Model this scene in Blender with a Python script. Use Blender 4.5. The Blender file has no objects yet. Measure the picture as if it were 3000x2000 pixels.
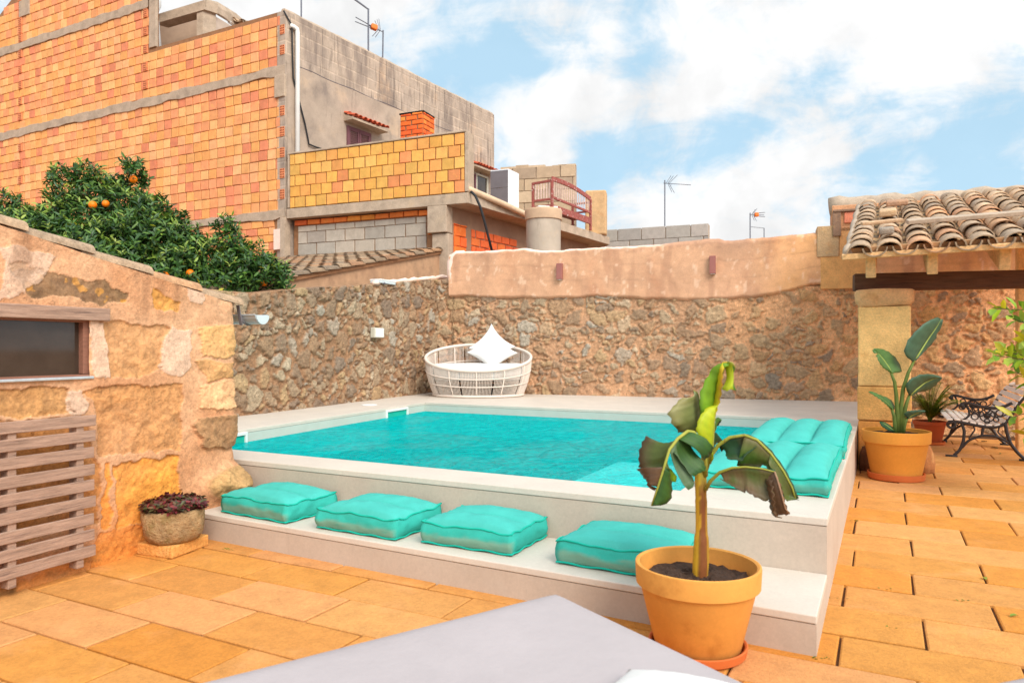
import bpy, bmesh, math, random
import numpy as np
from mathutils import Vector, Matrix
random.seed(7); np.random.seed(7)
PI = math.pi
scene = bpy.context.scene
COL = scene.collection
# ---------------------------------------------------------------- camera, sky, sun, exposure
S = 0.8                      # everything is laid out in units of 0.8 m and scaled to metres at the end
W, HI = 2352.0, 1568.0       # picture frame the survey was taken in
F, CX, HY, H = 1650.0, 1176.0, 797.0, 1.5
cam_d = bpy.data.cameras.new("camera"); cam = bpy.data.objects.new("camera", cam_d); COL.objects.link(cam)
cam.location = (0, 0, H * S); cam.rotation_euler = (PI / 2, 0, 0)
cam_d.sensor_width = 36; cam_d.lens = 36 * F / W
cam_d.shift_y = (HY - HI / 2) / W
cam_d.clip_start = 0.05; cam_d.clip_end = 2000
scene.camera = cam
cam_d.dof.use_dof = True; cam_d.dof.focus_distance = 8.0 * S; cam_d.dof.aperture_fstop = 4.0
scene.view_settings.view_transform = 'Standard'; scene.view_settings.look = 'None'
scene.view_settings.exposure = 0.79; scene.view_settings.gamma = 1
SUN_EL, SUN_AZ = math.radians(40), math.radians(153)      # azimuth clockwise from +Y
sd = Vector((math.sin(SUN_AZ) * math.cos(SUN_EL), math.cos(SUN_AZ) * math.cos(SUN_EL), math.sin(SUN_EL)))
sun_d = bpy.data.lights.new("sun", 'SUN'); sun = bpy.data.objects.new("sun", sun_d); COL.objects.link(sun)
sun_d.energy = 2.0; sun_d.angle = math.radians(30); sun_d.color = (1, .93, .82)
sun.rotation_euler = sd.to_track_quat('Z', 'Y').to_euler(); sun.location = (0, 0, 30)

world = bpy.data.worlds.new("World"); scene.world = world; world.use_nodes = True
def build_world():
    nt = world.node_tree; N = nt.nodes; L = nt.links; N.clear()
    out = N.new('ShaderNodeOutputWorld'); bg = N.new('ShaderNodeBackground'); bg.inputs[1].default_value = 0.125
    sky = N.new('ShaderNodeTexSky'); sky.sky_type = 'NISHITA'; sky.sun_disc = False
    sky.sun_elevation = SUN_EL; sky.sun_rotation = SUN_AZ; sky.dust_density = 1.2; sky.air_density = 1.0; sky.ozone_density = 1.4
    tc = N.new('ShaderNodeTexCoord')
    sep = N.new('ShaderNodeSeparateXYZ'); L.new(tc.outputs['Generated'], sep.inputs[0])
    def math_(op, a, b=None):
        m = N.new('ShaderNodeMath'); m.operation = op
        for i, v in enumerate((a, b)):
            if v is None: continue
            if isinstance(v, (int, float)): m.inputs[i].default_value = v
            else: L.new(v, m.inputs[i])
        return m.outputs[0]
    zz = math_('ADD', math_('MAXIMUM', sep.outputs[2], 0), .16)
    comb = N.new('ShaderNodeCombineXYZ')
    L.new(math_('DIVIDE', sep.outputs[0], zz), comb.inputs[0]); L.new(math_('DIVIDE', sep.outputs[1], zz), comb.inputs[1])
    def noise(scale, detail, rough, dist, vec, w=0):
        n = N.new('ShaderNodeTexNoise'); n.noise_dimensions = '4D'; n.inputs['W'].default_value = w
        n.inputs['Scale'].default_value = scale; n.inputs['Detail'].default_value = detail
        n.inputs['Roughness'].default_value = rough; n.inputs['Distortion'].default_value = dist
        L.new(vec, n.inputs['Vector']); return n.outputs[0]
    big = noise(1.9, 12, .6, .9, comb.outputs[0], 3.3)
    fine = noise(17, 9, .64, .7, tc.outputs['Generated'], 1.7)
    dens = math_('ADD', big, math_('MULTIPLY', math_('SUBTRACT', fine, .5), .46))
    def blob(px, py, r, a):
        nonlocal dens
        d = Vector(((px - CX) / F, 1, (HY - py) / F)).normalized()
        vm = N.new('ShaderNodeVectorMath'); vm.operation = 'DISTANCE'; L.new(tc.outputs['Generated'], vm.inputs[0]); vm.inputs[1].default_value = d
        mr = N.new('ShaderNodeMapRange'); mr.interpolation_type = 'SMOOTHSTEP'
        L.new(vm.outputs['Value'], mr.inputs[0]); mr.inputs[1].default_value = 0; mr.inputs[2].default_value = r / F * 1.15
        mr.inputs[3].default_value = a; mr.inputs[4].default_value = 0
        dens = math_('ADD', dens, mr.outputs[0])
    for b in SKY_BLOBS: blob(*b)
    mr = N.new('ShaderNodeMapRange'); mr.interpolation_type = 'SMOOTHSTEP'; L.new(dens, mr.inputs[0])
    mr.inputs[1].default_value = .37; mr.inputs[2].default_value = .65; mr.inputs[3].default_value = .16
    shade = noise(9, 5, .55, .2, tc.outputs['Generated'], 8.1)
    cr = N.new('ShaderNodeMapRange'); L.new(shade, cr.inputs[0]); cr.inputs[1].default_value = .38; cr.inputs[2].default_value = .55
    dt = N.new('ShaderNodeVectorMath'); dt.operation = 'DOT_PRODUCT'; L.new(tc.outputs['Generated'], dt.inputs[0]); dt.inputs[1].default_value = sd
    sb = N.new('ShaderNodeMapRange'); sb.interpolation_type = 'SMOOTHSTEP'; L.new(dt.outputs['Value'], sb.inputs[0])       # clouds are brighter towards the sun
    sb.inputs[1].default_value = -.3; sb.inputs[2].default_value = .75; sb.inputs[3].default_value = 4.75; sb.inputs[4].default_value = 10.5
    sh = N.new('ShaderNodeMapRange'); L.new(cr.outputs[0], sh.inputs[0]); sh.inputs[3].default_value = .86; sh.inputs[4].default_value = 1.0
    cc = N.new('ShaderNodeVectorMath'); cc.operation = 'SCALE'; cc.inputs[0].default_value = (1.0, 1.0, 1.0); L.new(math_('MULTIPLY', sb.outputs[0], sh.outputs[0]), cc.inputs['Scale'])
    hz = N.new('ShaderNodeMix'); hz.data_type = 'RGBA'; hz.inputs[0].default_value = .85
    L.new(sky.outputs[0], hz.inputs[6]); hz.inputs[7].default_value = (1.95, 3.35, 4.3, 1)
    mx = N.new('ShaderNodeMix'); mx.data_type = 'RGBA'; L.new(mr.outputs[0], mx.inputs[0])
    L.new(hz.outputs[2], mx.inputs[6]); L.new(cc.outputs[0], mx.inputs[7])
    L.new(mx.outputs[2], bg.inputs[0]); L.new(bg.outputs[0], out.inputs[0])
SKY_BLOBS = [(1170, 165, 130, -.14), (1060, 110, 120, -.05), (1500, 320, 150, -.13), (1350, 365, 90, -.16), (1700, 300, 120, -.10),
             (1950, 235, 140, -.16), (2230, 330, 200, -.15), (2330, 250, 140, -.08), (1470, 150, 60, -.08), (1990, 380, 110, -.12), (2200, 420, 160, -.08),
             (2130, 80, 310, .22), (1330, 210, 170, .16), (1200, 320, 150, .16), (1480, 460, 140, .15), (1800, 460, 180, .15), (1650, 540, 200, .08), (1250, 440, 110, .1),
             (1950, 310, 110, .12), (1700, 130, 200, .12), (750, 40, 300, .16), (400, 0, 300, .14), (2080, 430, 90, .12), (1560, 245, 120, .12), (1880, 390, 90, .06)]
build_world()

# ---------------------------------------------------------------- helpers
def V(*a): return Vector(a)
def lin(r, g, b):
    f = lambda c: (c / 255 / 12.92) if c / 255 <= .04045 else ((c / 255 + .055) / 1.055) ** 2.4
    return (f(r), f(g), f(b))
def GP(px, py, z=0.0):
    Y = F * (H - z) / (py - HY); return Vector(((px - CX) / F * Y, Y, z))
def PD(px, py, Y): return Vector(((px - CX) / F * Y, Y, H - (py - HY) / F * Y))
class Line:
    """a wall line on plan: pixel column -> distance along it, pixel row -> height"""
    def __init__(s, A, d):
        s.A = Vector((A[0], A[1])); s.d = Vector(d).normalized(); s.n = Vector((s.d.y, -s.d.x))
    def sz(s, px, py):
        r = (px - CX) / F; t = (r * s.A.y - s.A.x) / (s.d.x - r * s.d.y); Y = s.A.y + s.d.y * t
        return t, H - (py - HY) / F * Y
    def P(s, t, z, off=0.0):
        q = s.A + s.d * t + s.n * off; return Vector((q.x, q.y, z))
def hsh(ix, iy, seed):
    n = (ix.astype(np.int64) * 374761393 + iy.astype(np.int64) * 668265263 + seed * 1442695041) & 0xFFFFFFFF
    n = ((n ^ (n >> 13)) * 1274126177) & 0xFFFFFFFF; n = n ^ (n >> 16)
    return (n & 0xFFFFFF) / float(0xFFFFFF)
def vnoise(x, y, seed=0):
    ix = np.floor(x); iy = np.floor(y); fx = x - ix; fy = y - iy
    fx = fx * fx * (3 - 2 * fx); fy = fy * fy * (3 - 2 * fy)
    a = hsh(ix, iy, seed); b = hsh(ix + 1, iy, seed); c = hsh(ix, iy + 1, seed); d = hsh(ix + 1, iy + 1, seed)
    return (a * (1 - fx) + b * fx) * (1 - fy) + (c * (1 - fx) + d * fx) * fy
def fbm(x, y, seed=0, o=4):
    r = 0; a = .5; t = 0
    for i in range(o):
        r = r + a * vnoise(x * 2 ** i, y * 2 ** i, seed + i * 17); t += a; a *= .5
    return r / t
def voronoi(x, y, seed):
    ix = np.floor(x); iy = np.floor(y)
    F1 = np.full(x.shape, 9.); F2 = np.full(x.shape, 9.); idd = np.zeros(x.shape); id2 = np.zeros(x.shape)
    for dx in (-1, 0, 1):
        for dy in (-1, 0, 1):
            cx, cy = ix + dx, iy + dy
            qx = cx + .5 + .85 * (hsh(cx, cy, seed) - .5); qy = cy + .5 + .85 * (hsh(cx, cy, seed + 1) - .5)
            d = np.hypot(x - qx, y - qy) * (0.8 + .45 * hsh(cx, cy, seed + 4))
            h1 = hsh(cx, cy, seed + 2); h2 = hsh(cx, cy, seed + 3)
            new = d < F1
            F2 = np.where(new, F1, np.minimum(F2, d)); idd = np.where(new, h1, idd); id2 = np.where(new, h2, id2); F1 = np.where(new, d, F1)
    return F1, F2, idd, id2
def sstep(a, b, x):
    t = np.clip((x - a) / (b - a), 0, 1); return t * t * (3 - 2 * t)
def inpoly(x, y, poly):
    c = np.zeros(np.shape(x), bool); n = len(poly)
    for i in range(n):
        x0, y0 = poly[i]; x1, y1 = poly[(i + 1) % n]
        if y0 == y1: continue
        c ^= ((y0 > y) != (y1 > y)) & (x < (x1 - x0) * (y - y0) / (y1 - y0) + x0)
    return c

WL = {}
def setp(o, label=None, cat=None, group=None, kind=None):
    if label: o['label'] = label
    if cat: o['category'] = cat
    if group: o['group'] = group
    if kind: o['kind'] = kind
    return o
def thing(name, label, cat, loc=(0, 0, 0), group=None, kind=None):
    o = bpy.data.objects.new(name, None); COL.objects.link(o); o.location = loc; o.empty_display_size = .1
    WL[o.name] = Vector(loc); return setp(o, label, cat, group, kind)
def link_mesh(name, me, mat, parent, loc):
    o = bpy.data.objects.new(name, me); COL.objects.link(o)
    if mat: me.materials.append(mat)
    if parent: o.parent = parent; WL[o.name] = WL[parent.name]
    else: o.location = loc; WL[o.name] = Vector(loc)
    return o
def mesh_np(name, v, faces, mat, parent=None, cols=None, smooth=True, loc=(0, 0, 0), uv=None):
    """v: (n,3) world positions, faces: list or (m,4) array"""
    base = WL[parent.name] if parent else Vector(loc)
    v = np.asarray(v, float) - np.array(base)
    me = bpy.data.meshes.new(name)
    if isinstance(faces, np.ndarray):
        m, k = faces.shape
        me.vertices.add(len(v)); me.vertices.foreach_set('co', v.ravel())
        me.loops.add(m * k); me.loops.foreach_set('vertex_index', faces.ravel().astype(np.int32))
        me.polygons.add(m); me.polygons.foreach_set('loop_start', np.arange(0, m * k, k, dtype=np.int32))
        me.update(calc_edges=True)
    else:
        me.from_pydata(v.tolist(), [], faces)
    if cols is not None:
        a = me.color_attributes.new('Col', 'FLOAT_COLOR', 'POINT')
        c = np.ones((len(v), 4)); c[:, :3] = np.clip(np.asarray(cols), 0, 1); a.data.foreach_set('color', c.ravel())
    if uv is not None:
        u = me.uv_layers.new(name='UVMap'); li = np.zeros(len(me.loops), np.int32); me.loops.foreach_get('vertex_index', li)
        u.data.foreach_set('uv', np.asarray(uv)[li].ravel())
    me.validate()
    me.polygons.foreach_set('use_smooth', np.full(len(me.polygons), smooth))
    me.update()
    return link_mesh(name, me, mat, parent, loc)
def grid_faces(nr, nc, wrap=False):
    r = np.arange(nr - 1)[:, None]; c = np.arange(nc if wrap else nc - 1)[None, :]
    c2 = (c + 1) % nc
    return np.stack([r * nc + c, r * nc + c2, (r + 1) * nc + c2, (r + 1) * nc + c], -1).reshape(-1, 4)
class MB:
    def __init__(s): s.v = []; s.f = []; s.c = []; s.col = (1, 1, 1); s.usecol = False
    def color(s, c): s.col = tuple(c); s.usecol = True; return s
    def vert(s, p): s.v.append(tuple(p)); s.c.append(s.col); return len(s.v) - 1
    def poly(s, pts): s.f.append([s.vert(p) for p in pts])
    def hexa(s, b, t):
        """b,t: four bottom points counter-clockwise seen from above, four top points"""
        i = [s.vert(p) for p in list(b) + list(t)]
        s.f += [[i[3], i[2], i[1], i[0]], [i[4], i[5], i[6], i[7]]] + [[i[k], i[(k + 1) % 4], i[4 + (k + 1) % 4], i[4 + k]] for k in range(4)]
    def box(s, c, ax, ay, az):
        """centre and three half vectors"""
        c = Vector(c); ax = Vector(ax); ay = Vector(ay); az = Vector(az)
        if ax.cross(ay).dot(az) < 0: ax = -ax
        s.hexa([c - ax - ay - az, c + ax - ay - az, c + ax + ay - az, c - ax + ay - az], [c - ax - ay + az, c + ax - ay + az, c + ax + ay + az, c - ax + ay + az])
    def bar(s, a, b, w, h, up=(0, 0, 1)):
        a = Vector(a); b = Vector(b); d = (b - a); n = d.normalized(); up = Vector(up)
        sd_ = n.cross(up).normalized(); u2 = sd_.cross(n)
        s.box((a + b) / 2, d / 2, sd_ * w / 2, u2 * h / 2)
    def prism(s, poly2, z0, z1):
        n = len(poly2); a = [s.vert((p[0], p[1], z0)) for p in poly2]; b = [s.vert((p[0], p[1], z1)) for p in poly2]
        s.f.append(a[::-1]); s.f.append(b)
        for k in range(n): s.f.append([a[k], a[(k + 1) % n], b[(k + 1) % n], b[k]])
    def tube(s, pts, r, n=8, closed=False, cap=True):
        pts = [Vector(p) for p in pts]; m = len(pts); rr = r if isinstance(r, (list, tuple)) else [r] * m
        rings = []; prev = None
        for i, p in enumerate(pts):
            a = pts[(i - 1) % m] if (closed or i > 0) else p; b = pts[(i + 1) % m] if (closed or i < m - 1) else p
            d = (b - a).normalized()
            if prev is None:
                q = d.orthogonal().normalized()
                if abs(d.z) < .95: q = d.cross(Vector((0, 0, 1))).normalized()
            else:
                q = prev - d * prev.dot(d); q = q.normalized() if q.length > 1e-6 else d.orthogonal().normalized()
            prev = q; e = d.cross(q)
            rings.append([s.vert(p + (q * math.cos(2 * PI * k / n) + e * math.sin(2 * PI * k / n)) * rr[i]) for k in range(n)])
        for i in range(m if closed else m - 1):
            A = rings[i]; B = rings[(i + 1) % m]
            for k in range(n): s.f.append([A[k], A[(k + 1) % n], B[(k + 1) % n], B[k]])
        if cap and not closed: s.f.append(rings[0][::-1]); s.f.append(rings[-1])
    def lathe(s, c, prof, n=40, sx=1, sy=1, jit=None):
        c = Vector(c); rings = []
        for (r, z) in prof:
            if r < 1e-6: rings.append([s.vert(c + Vector((0, 0, z)))])
            else:
                ring = []
                for k in range(n):
                    a = 2 * PI * k / n; rj = r * (1 + (jit(a, z) if jit else 0))
                    ring.append(s.vert(c + Vector((rj * sx * math.cos(a), rj * sy * math.sin(a), z))))
                rings.append(ring)
        for A, B in zip(rings, rings[1:]):
            for k in range(n):
                k2 = (k + 1) % n
                if len(A) == 1 and len(B) == 1: continue
                if len(A) == 1: s.f.append([A[0], B[k2], B[k]])
                elif len(B) == 1: s.f.append([A[k], A[k2], B[0]])
                else: s.f.append([A[k], A[k2], B[k2], B[k]])
    def ball(s, c, r, n=10, m=6, sx=1, sy=1, sz=1):
        s.lathe(c, [(0, -r * sz)] + [(r * math.sin(PI * k / m), -r * sz * math.cos(PI * k / m)) for k in range(1, m)] + [(0, r * sz)], n, sx, sy)
    def build(s, name, mat, parent=None, smooth=False, loc=(0, 0, 0), bevel=0, segs=2, uvf=None):
        v = np.array(s.v); uv = uvf(v) if uvf else None
        o = mesh_np(name, v, s.f, mat, parent, s.c if s.usecol else None, smooth, loc, uv)
        if bevel:
            b = o.modifiers.new('bevel', 'BEVEL'); b.width = bevel; b.segments = segs; b.limit_method = 'ANGLE'; b.angle_limit = .6
        return o
def autosmooth(o, ang=40):
    me = o.data; me.polygons.foreach_set('use_smooth', np.full(len(me.polygons), True))
    bm = bmesh.new(); bm.from_mesh(me)
    for e in bm.edges:
        e.smooth = not (len(e.link_faces) == 2 and e.calc_face_angle(0) > math.radians(ang))
    bm.to_mesh(me); bm.free(); return o
def copy_tree(o, parent=None):
    c = o.copy(); COL.objects.link(c)
    if parent: c.parent = parent
    for ch in list(o.children): copy_tree(ch, c)
    return c

# ---------------------------------------------------------------- materials
def M(name, base=(.5, .5, .5), attr=False, var=.18, vs=5., rough=.85, bump=.25, bs=60., bd=.01, stains=(), rot=0., scale=(1, 1, 1), spec=.3,
      detail=7, transl=0., brick=None, metallic=0., grain=0., gs=55.):
    m = bpy.data.materials.new(name); m.use_nodes = True; nt = m.node_tree; N = nt.nodes; L = nt.links
    p = N['Principled BSDF']; out = N['Material Output']
    p.inputs['Roughness'].default_value = rough; p.inputs['Specular IOR Level'].default_value = spec; p.inputs['Metallic'].default_value = metallic
    tc = N.new('ShaderNodeTexCoord'); mp = N.new('ShaderNodeMapping'); L.new(tc.outputs['Object'], mp.inputs[0])
    mp.inputs['Rotation'].default_value = (0, 0, rot); mp.inputs['Scale'].default_value = scale
    if rot:
        mp.vector_type = 'TEXTURE'; mp.inputs['Scale'].default_value = tuple(1 / k for k in scale)
    vec = mp.outputs[0]
    def noise(sc, det=detail, rg=.6, w=0, dist=0):
        n = N.new('ShaderNodeTexNoise'); n.noise_dimensions = '4D'; n.inputs['W'].default_value = w
        n.inputs['Scale'].default_value = sc; n.inputs['Detail'].default_value = det; n.inputs['Roughness'].default_value = rg
        n.inputs['Distortion'].default_value = dist; L.new(vec, n.inputs['Vector']); return n.outputs[0]
    if attr:
        a = N.new('ShaderNodeAttribute'); a.attribute_name = 'Col'; col = a.outputs['Color']
    else:
        c = N.new('ShaderNodeRGB'); c.outputs[0].default_value = (*base, 1); col = c.outputs[0]
    bh = None
    if brick:   # uv brick courses: (w, h, mortar, mortar colour, amount, noise masked)
        uvn = N.new('ShaderNodeUVMap'); bt = N.new('ShaderNodeTexBrick'); L.new(uvn.outputs[0], bt.inputs['Vector'])
        bt.inputs['Scale'].default_value = 1; bt.inputs['Brick Width'].default_value = brick[0]; bt.inputs['Row Height'].default_value = brick[1]
        bt.inputs['Mortar Size'].default_value = brick[2]; bt.inputs['Mortar Smooth'].default_value = .4; bt.inputs['Bias'].default_value = 0
        bt.inputs['Color1'].default_value = (.82, .82, .82, 1); bt.inputs['Color2'].default_value = (1.1, 1.08, 1.05, 1); bt.inputs['Mortar'].default_value = (*brick[3], 1)
        mk = N.new('ShaderNodeMapRange'); L.new(noise(brick[5], 3, .5, 5.5), mk.inputs[0]); mk.inputs[1].default_value = .42; mk.inputs[2].default_value = .55
        mk.inputs[3].default_value = brick[4] * brick[6]; mk.inputs[4].default_value = brick[4]
        mul = N.new('ShaderNodeMix'); mul.data_type = 'RGBA'; mul.blend_type = 'MULTIPLY'; L.new(mk.outputs[0], mul.inputs[0])
        L.new(col, mul.inputs[6]); L.new(bt.outputs['Color'], mul.inputs[7]); col = mul.outputs[2]; bh = bt.outputs['Fac']
    mr = N.new('ShaderNodeMapRange'); L.new(noise(vs), mr.inputs[0]); mr.inputs[1].default_value = .3; mr.inputs[2].default_value = .7
    mr.inputs[3].default_value = 1 - var; mr.inputs[4].default_value = 1 + var
    fac = mr.outputs[0]
    if grain:
        g2 = N.new('ShaderNodeMapRange'); L.new(noise(gs, 4, .7, 7.7), g2.inputs[0]); g2.inputs[1].default_value = .3; g2.inputs[2].default_value = .7; g2.inputs[3].default_value = 1 - grain; g2.inputs[4].default_value = 1 + grain
        gm_ = N.new('ShaderNodeMath'); gm_.operation = 'MULTIPLY'; L.new(fac, gm_.inputs[0]); L.new(g2.outputs[0], gm_.inputs[1]); fac = gm_.outputs[0]
    mu = N.new('ShaderNodeVectorMath'); mu.operation = 'SCALE'; L.new(col, mu.inputs[0]); L.new(fac, mu.inputs['Scale']); col = mu.outputs[0]
    for i, st in enumerate(stains):      # (noise scale, low, high, colour, amount[, stretch])
        vec0 = vec
        if len(st) > 5:
            m2 = N.new('ShaderNodeMapping'); L.new(vec0, m2.inputs[0]); m2.inputs['Scale'].default_value = st[5]; vec = m2.outputs[0]
        r = N.new('ShaderNodeMapRange'); r.interpolation_type = 'SMOOTHSTEP'; L.new(noise(st[0], 6, .62, 11.3 + 3 * i), r.inputs[0])
        vec = vec0
        r.inputs[1].default_value = st[1]; r.inputs[2].default_value = st[2]; r.inputs[4].default_value = st[4]
        mx = N.new('ShaderNodeMix'); mx.data_type = 'RGBA'; L.new(r.outputs[0], mx.inputs[0]); L.new(col, mx.inputs[6]); mx.inputs[7].default_value = (*st[3], 1); col = mx.outputs[2]
    L.new(col, p.inputs['Base Color'])
    if bump:
        b = N.new('ShaderNodeBump'); b.inputs['Strength'].default_value = bump; b.inputs['Distance'].default_value = bd
        L.new(noise(bs, 5, .65, 2.2), b.inputs['Height']); nrm = b.outputs[0]
        if bh:
            b2 = N.new('ShaderNodeBump'); b2.invert = True; b2.inputs['Strength'].default_value = .5; b2.inputs['Distance'].default_value = .01
            L.new(bh, b2.inputs['Height']); L.new(nrm, b2.inputs['Normal']); nrm = b2.outputs[0]
        L.new(nrm, p.inputs['Normal'])
    if transl:
        t = N.new('ShaderNodeBsdfTranslucent'); L.new(col, t.inputs[0]); ms = N.new('ShaderNodeMixShader'); ms.inputs[0].default_value = transl
        L.new(p.outputs[0], ms.inputs[1]); L.new(t.outputs[0], ms.inputs[2]); L.new(ms.outputs[0], out.inputs[0])
    return m
UA = math.atan2(-.459, .888)          # heading of the pool's front edge
WA = math.atan2(.919, .393)           # heading of the shed wall
mat = {}
mat['soil'] = M('soil', (.06, .032, .02), var=.4, vs=40, bump=.8, bs=60, bd=.02)
mat['ground'] = M('ground', lin(150, 100, 60), var=.3)
mat['paving'] = M('paving', grain=0.16, attr=True, var=.14, vs=7, bump=.7, bs=75, bd=.008, rough=.85,
                  stains=((2.2, .52, .75, lin(232, 168, 112), .45), (14, .66, .74, lin(180, 116, 56), .35), (60, .66, .72, lin(140, 86, 40), .5)))
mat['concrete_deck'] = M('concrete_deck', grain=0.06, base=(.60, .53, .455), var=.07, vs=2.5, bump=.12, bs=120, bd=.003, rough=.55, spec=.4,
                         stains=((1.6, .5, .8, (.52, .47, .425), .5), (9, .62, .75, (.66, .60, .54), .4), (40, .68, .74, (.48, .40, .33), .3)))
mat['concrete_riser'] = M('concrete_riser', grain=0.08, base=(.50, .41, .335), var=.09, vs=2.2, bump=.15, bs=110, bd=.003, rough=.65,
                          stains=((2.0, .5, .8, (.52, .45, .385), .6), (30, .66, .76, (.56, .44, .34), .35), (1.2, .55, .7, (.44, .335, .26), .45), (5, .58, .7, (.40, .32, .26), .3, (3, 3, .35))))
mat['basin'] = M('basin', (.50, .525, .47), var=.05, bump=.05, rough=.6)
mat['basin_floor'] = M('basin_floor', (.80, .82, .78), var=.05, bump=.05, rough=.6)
mat['stone'] = M('stone', grain=0.32, attr=True, var=.26, vs=18, bump=1., bs=55, bd=.025, rough=.9,
                 stains=((34, .60, .72, (.10, .07, .05), .4), (42, .60, .72, (.46, .36, .25), .4)))
mat['shed_wall'] = M('shed_wall', grain=0.26, attr=True, var=.16, vs=22, bump=.7, bs=70, bd=.008, rough=.92,
                     stains=((70, .64, .74, (.12, .07, .035), .45), (9, .62, .8, (.55, .33, .2), .25)))
mat['plaster'] = M('plaster', grain=0.12, attr=True, var=.1, vs=4, bump=.25, bs=50, bd=.006, rough=.9,
                   stains=((1.6, .5, .75, lin(190, 125, 88), .45, (1, 1, .5)), (5, .6, .75, lin(232, 185, 150), .4), (36, .67, .74, lin(120, 78, 60), .4)))
mat['white_plaster'] = M('white_plaster', grain=0.1, base=lin(232, 205, 190), var=.08, vs=8, bump=.3, bs=40)
mat['sandstone'] = M('sandstone', grain=0.2, attr=True, var=.16, vs=6, bump=.7, bs=45, bd=.02, rough=.92, stains=((38, .64, .72, lin(140, 88, 42), .55), (5, .54, .72, lin(232, 184, 120), .5), (3, .57, .7, lin(196, 130, 66), .45)))
mat['brick'] = M('brick', grain=0.1, attr=True, var=.14, vs=5, bump=.2, bs=30, rough=.9,
                 stains=((7, .57, .66, lin(224, 128, 82), .35), (6, .58, .68, lin(240, 178, 92), .4), (30, .66, .74, lin(150, 80, 40), .3)))
mat['concrete'] = M('concrete', grain=0.2, base=lin(176, 156, 136), var=.2, vs=4, bump=.4, bs=40, rough=.92,
                    stains=((3, .52, .7, lin(128, 112, 98), .5), (2.5, .56, .7, lin(196, 170, 140), .45), (40, .64, .72, lin(95, 82, 74), .4)))
mat['mortar'] = M('mortar', lin(146, 104, 72), var=.2, vs=8, bump=.3)
mat['grey_wall'] = M('grey_wall', grain=0.16, base=lin(176, 158, 142), var=.16, vs=2.2, bump=.3, bs=30, rough=.93, brick=(.62, .32, .028, (1.35, 1.32, 1.25), .75, 1.1, .0),
                     stains=((1.2, .44, .62, lin(122, 108, 100), .75, (1.5, 1.5, .35)), (.7, .55, .7, lin(206, 172, 140), .6), (5, .53, .66, lin(96, 86, 80), .7, (2.2, 2.2, .16))))
mat['block'] = M('block', grain=0.12, attr=True, var=.12, vs=6, bump=.4, bs=50, rough=.95)
mat['roof_tile'] = M('roof_tile', grain=0.3, attr=True, var=.28, vs=14, bump=.6, bs=55, bd=.01, rough=.92,
                     stains=((22, .58, .69, lin(120, 106, 94), .55), (60, .64, .71, lin(205, 195, 178), .5), (9, .62, .7, lin(176, 130, 88), .4)))
mat['old_wood'] = M('old_wood', grain=0.2, base=lin(160, 130, 112), var=.32, vs=5, bump=.6, bs=12, bd=.006, rough=.85, rot=WA, scale=(1, 9, 12),
                    stains=((3, .56, .68, lin(92, 72, 66), .7), (2.2, .58, .7, lin(190, 160, 140), .5)))
mat['tan_board'] = M('tan_board', lin(192, 156, 122), var=.25, vs=10, grain=.2, bump=.5)
mat['dark_wood'] = M('dark_wood', lin(92, 60, 42), var=.35, vs=4, bump=.5, bs=10, rough=.8, rot=math.atan2(-.336, .942), scale=(1, 8, 10), stains=((3, .58, .7, lin(52, 34, 28), .7),))
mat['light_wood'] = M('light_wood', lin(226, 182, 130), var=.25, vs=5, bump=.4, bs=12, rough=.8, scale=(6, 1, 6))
mat['frame_wood'] = M('frame_wood', lin(140, 96, 78), var=.2, vs=6, bump=.3, rot=WA, scale=(1, 8, 10))
mat['purple_paint'] = M('purple_paint', lin(112, 72, 78), var=.15, rough=.7, bump=.1)
mat['red_paint'] = M('red_paint', lin(150, 82, 74), var=.25, vs=9, rough=.8, bump=.3, stains=((12, .58, .66, lin(215, 200, 190), .8),))
mat['lamp_metal'] = M('lamp_metal', lin(152, 96, 88), var=.05, rough=.5, bump=0)
mat['white_plastic'] = M('white_plastic', (.74, .74, .72), var=.04, rough=.45, bump=0)
mat['grey_plastic'] = M('grey_plastic', lin(190, 184, 168), var=.08, rough=.6, bump=.05)
mat['blue_grey'] = M('blue_grey', lin(196, 208, 212), var=.05, rough=.5, bump=0)
mat['dark_panel'] = M('dark_panel', lin(112, 106, 110), var=.08, rough=.6, bump=.05)
mat['zinc'] = M('zinc', lin(205, 210, 214), var=.12, vs=20, rough=.35, bump=.05, metallic=.6)
mat['mast'] = M('mast', lin(110, 112, 122), var=.1, rough=.5, bump=0, metallic=.3)
mat['orange_plastic'] = M('orange_plastic', lin(235, 120, 45), var=.05, rough=.5, bump=0)
mat['black_rubber'] = M('black_rubber', (.02, .02, .022), var=.1, rough=.6, bump=0)
mat['iron'] = M('iron', (.028, .022, .022), var=.25, vs=30, rough=.5, bump=.2, spec=.5)
mat['white_slat'] = M('white_slat', lin(246, 240, 232), var=.08, vs=8, rough=.6, bump=.15)
mat['terracotta'] = M('terracotta', grain=0.05, base=lin(216, 144, 56), var=.08, vs=4, bump=.12, bs=70, bd=.003, rough=.8,
                      stains=((3, .52, .75, lin(228, 150, 80), .4),))
mat['terracotta_damp'] = M('terracotta_damp', grain=0.05, base=lin(218, 152, 72), var=.07, vs=4, bump=.12, bs=70, bd=.003, rough=.78, stains=((3, .54, .75, lin(228, 150, 78), .35), (3.6, .54, .70, lin(178, 108, 42), .6)))
mat['saucer'] = M('saucer', lin(200, 104, 50), var=.08, rough=.7, bump=.1)
mat['turquoise'] = M('turquoise', attr=True, var=.06, vs=7, bump=.25, bs=14, bd=.012, rough=.9, spec=.15, stains=((120, .5, .8, (.16, .62, .56), .2),))
mat['pipe_cloth'] = M('pipe_cloth', lin(20, 172, 152), var=.08, rough=.9, bump=.1)
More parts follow.
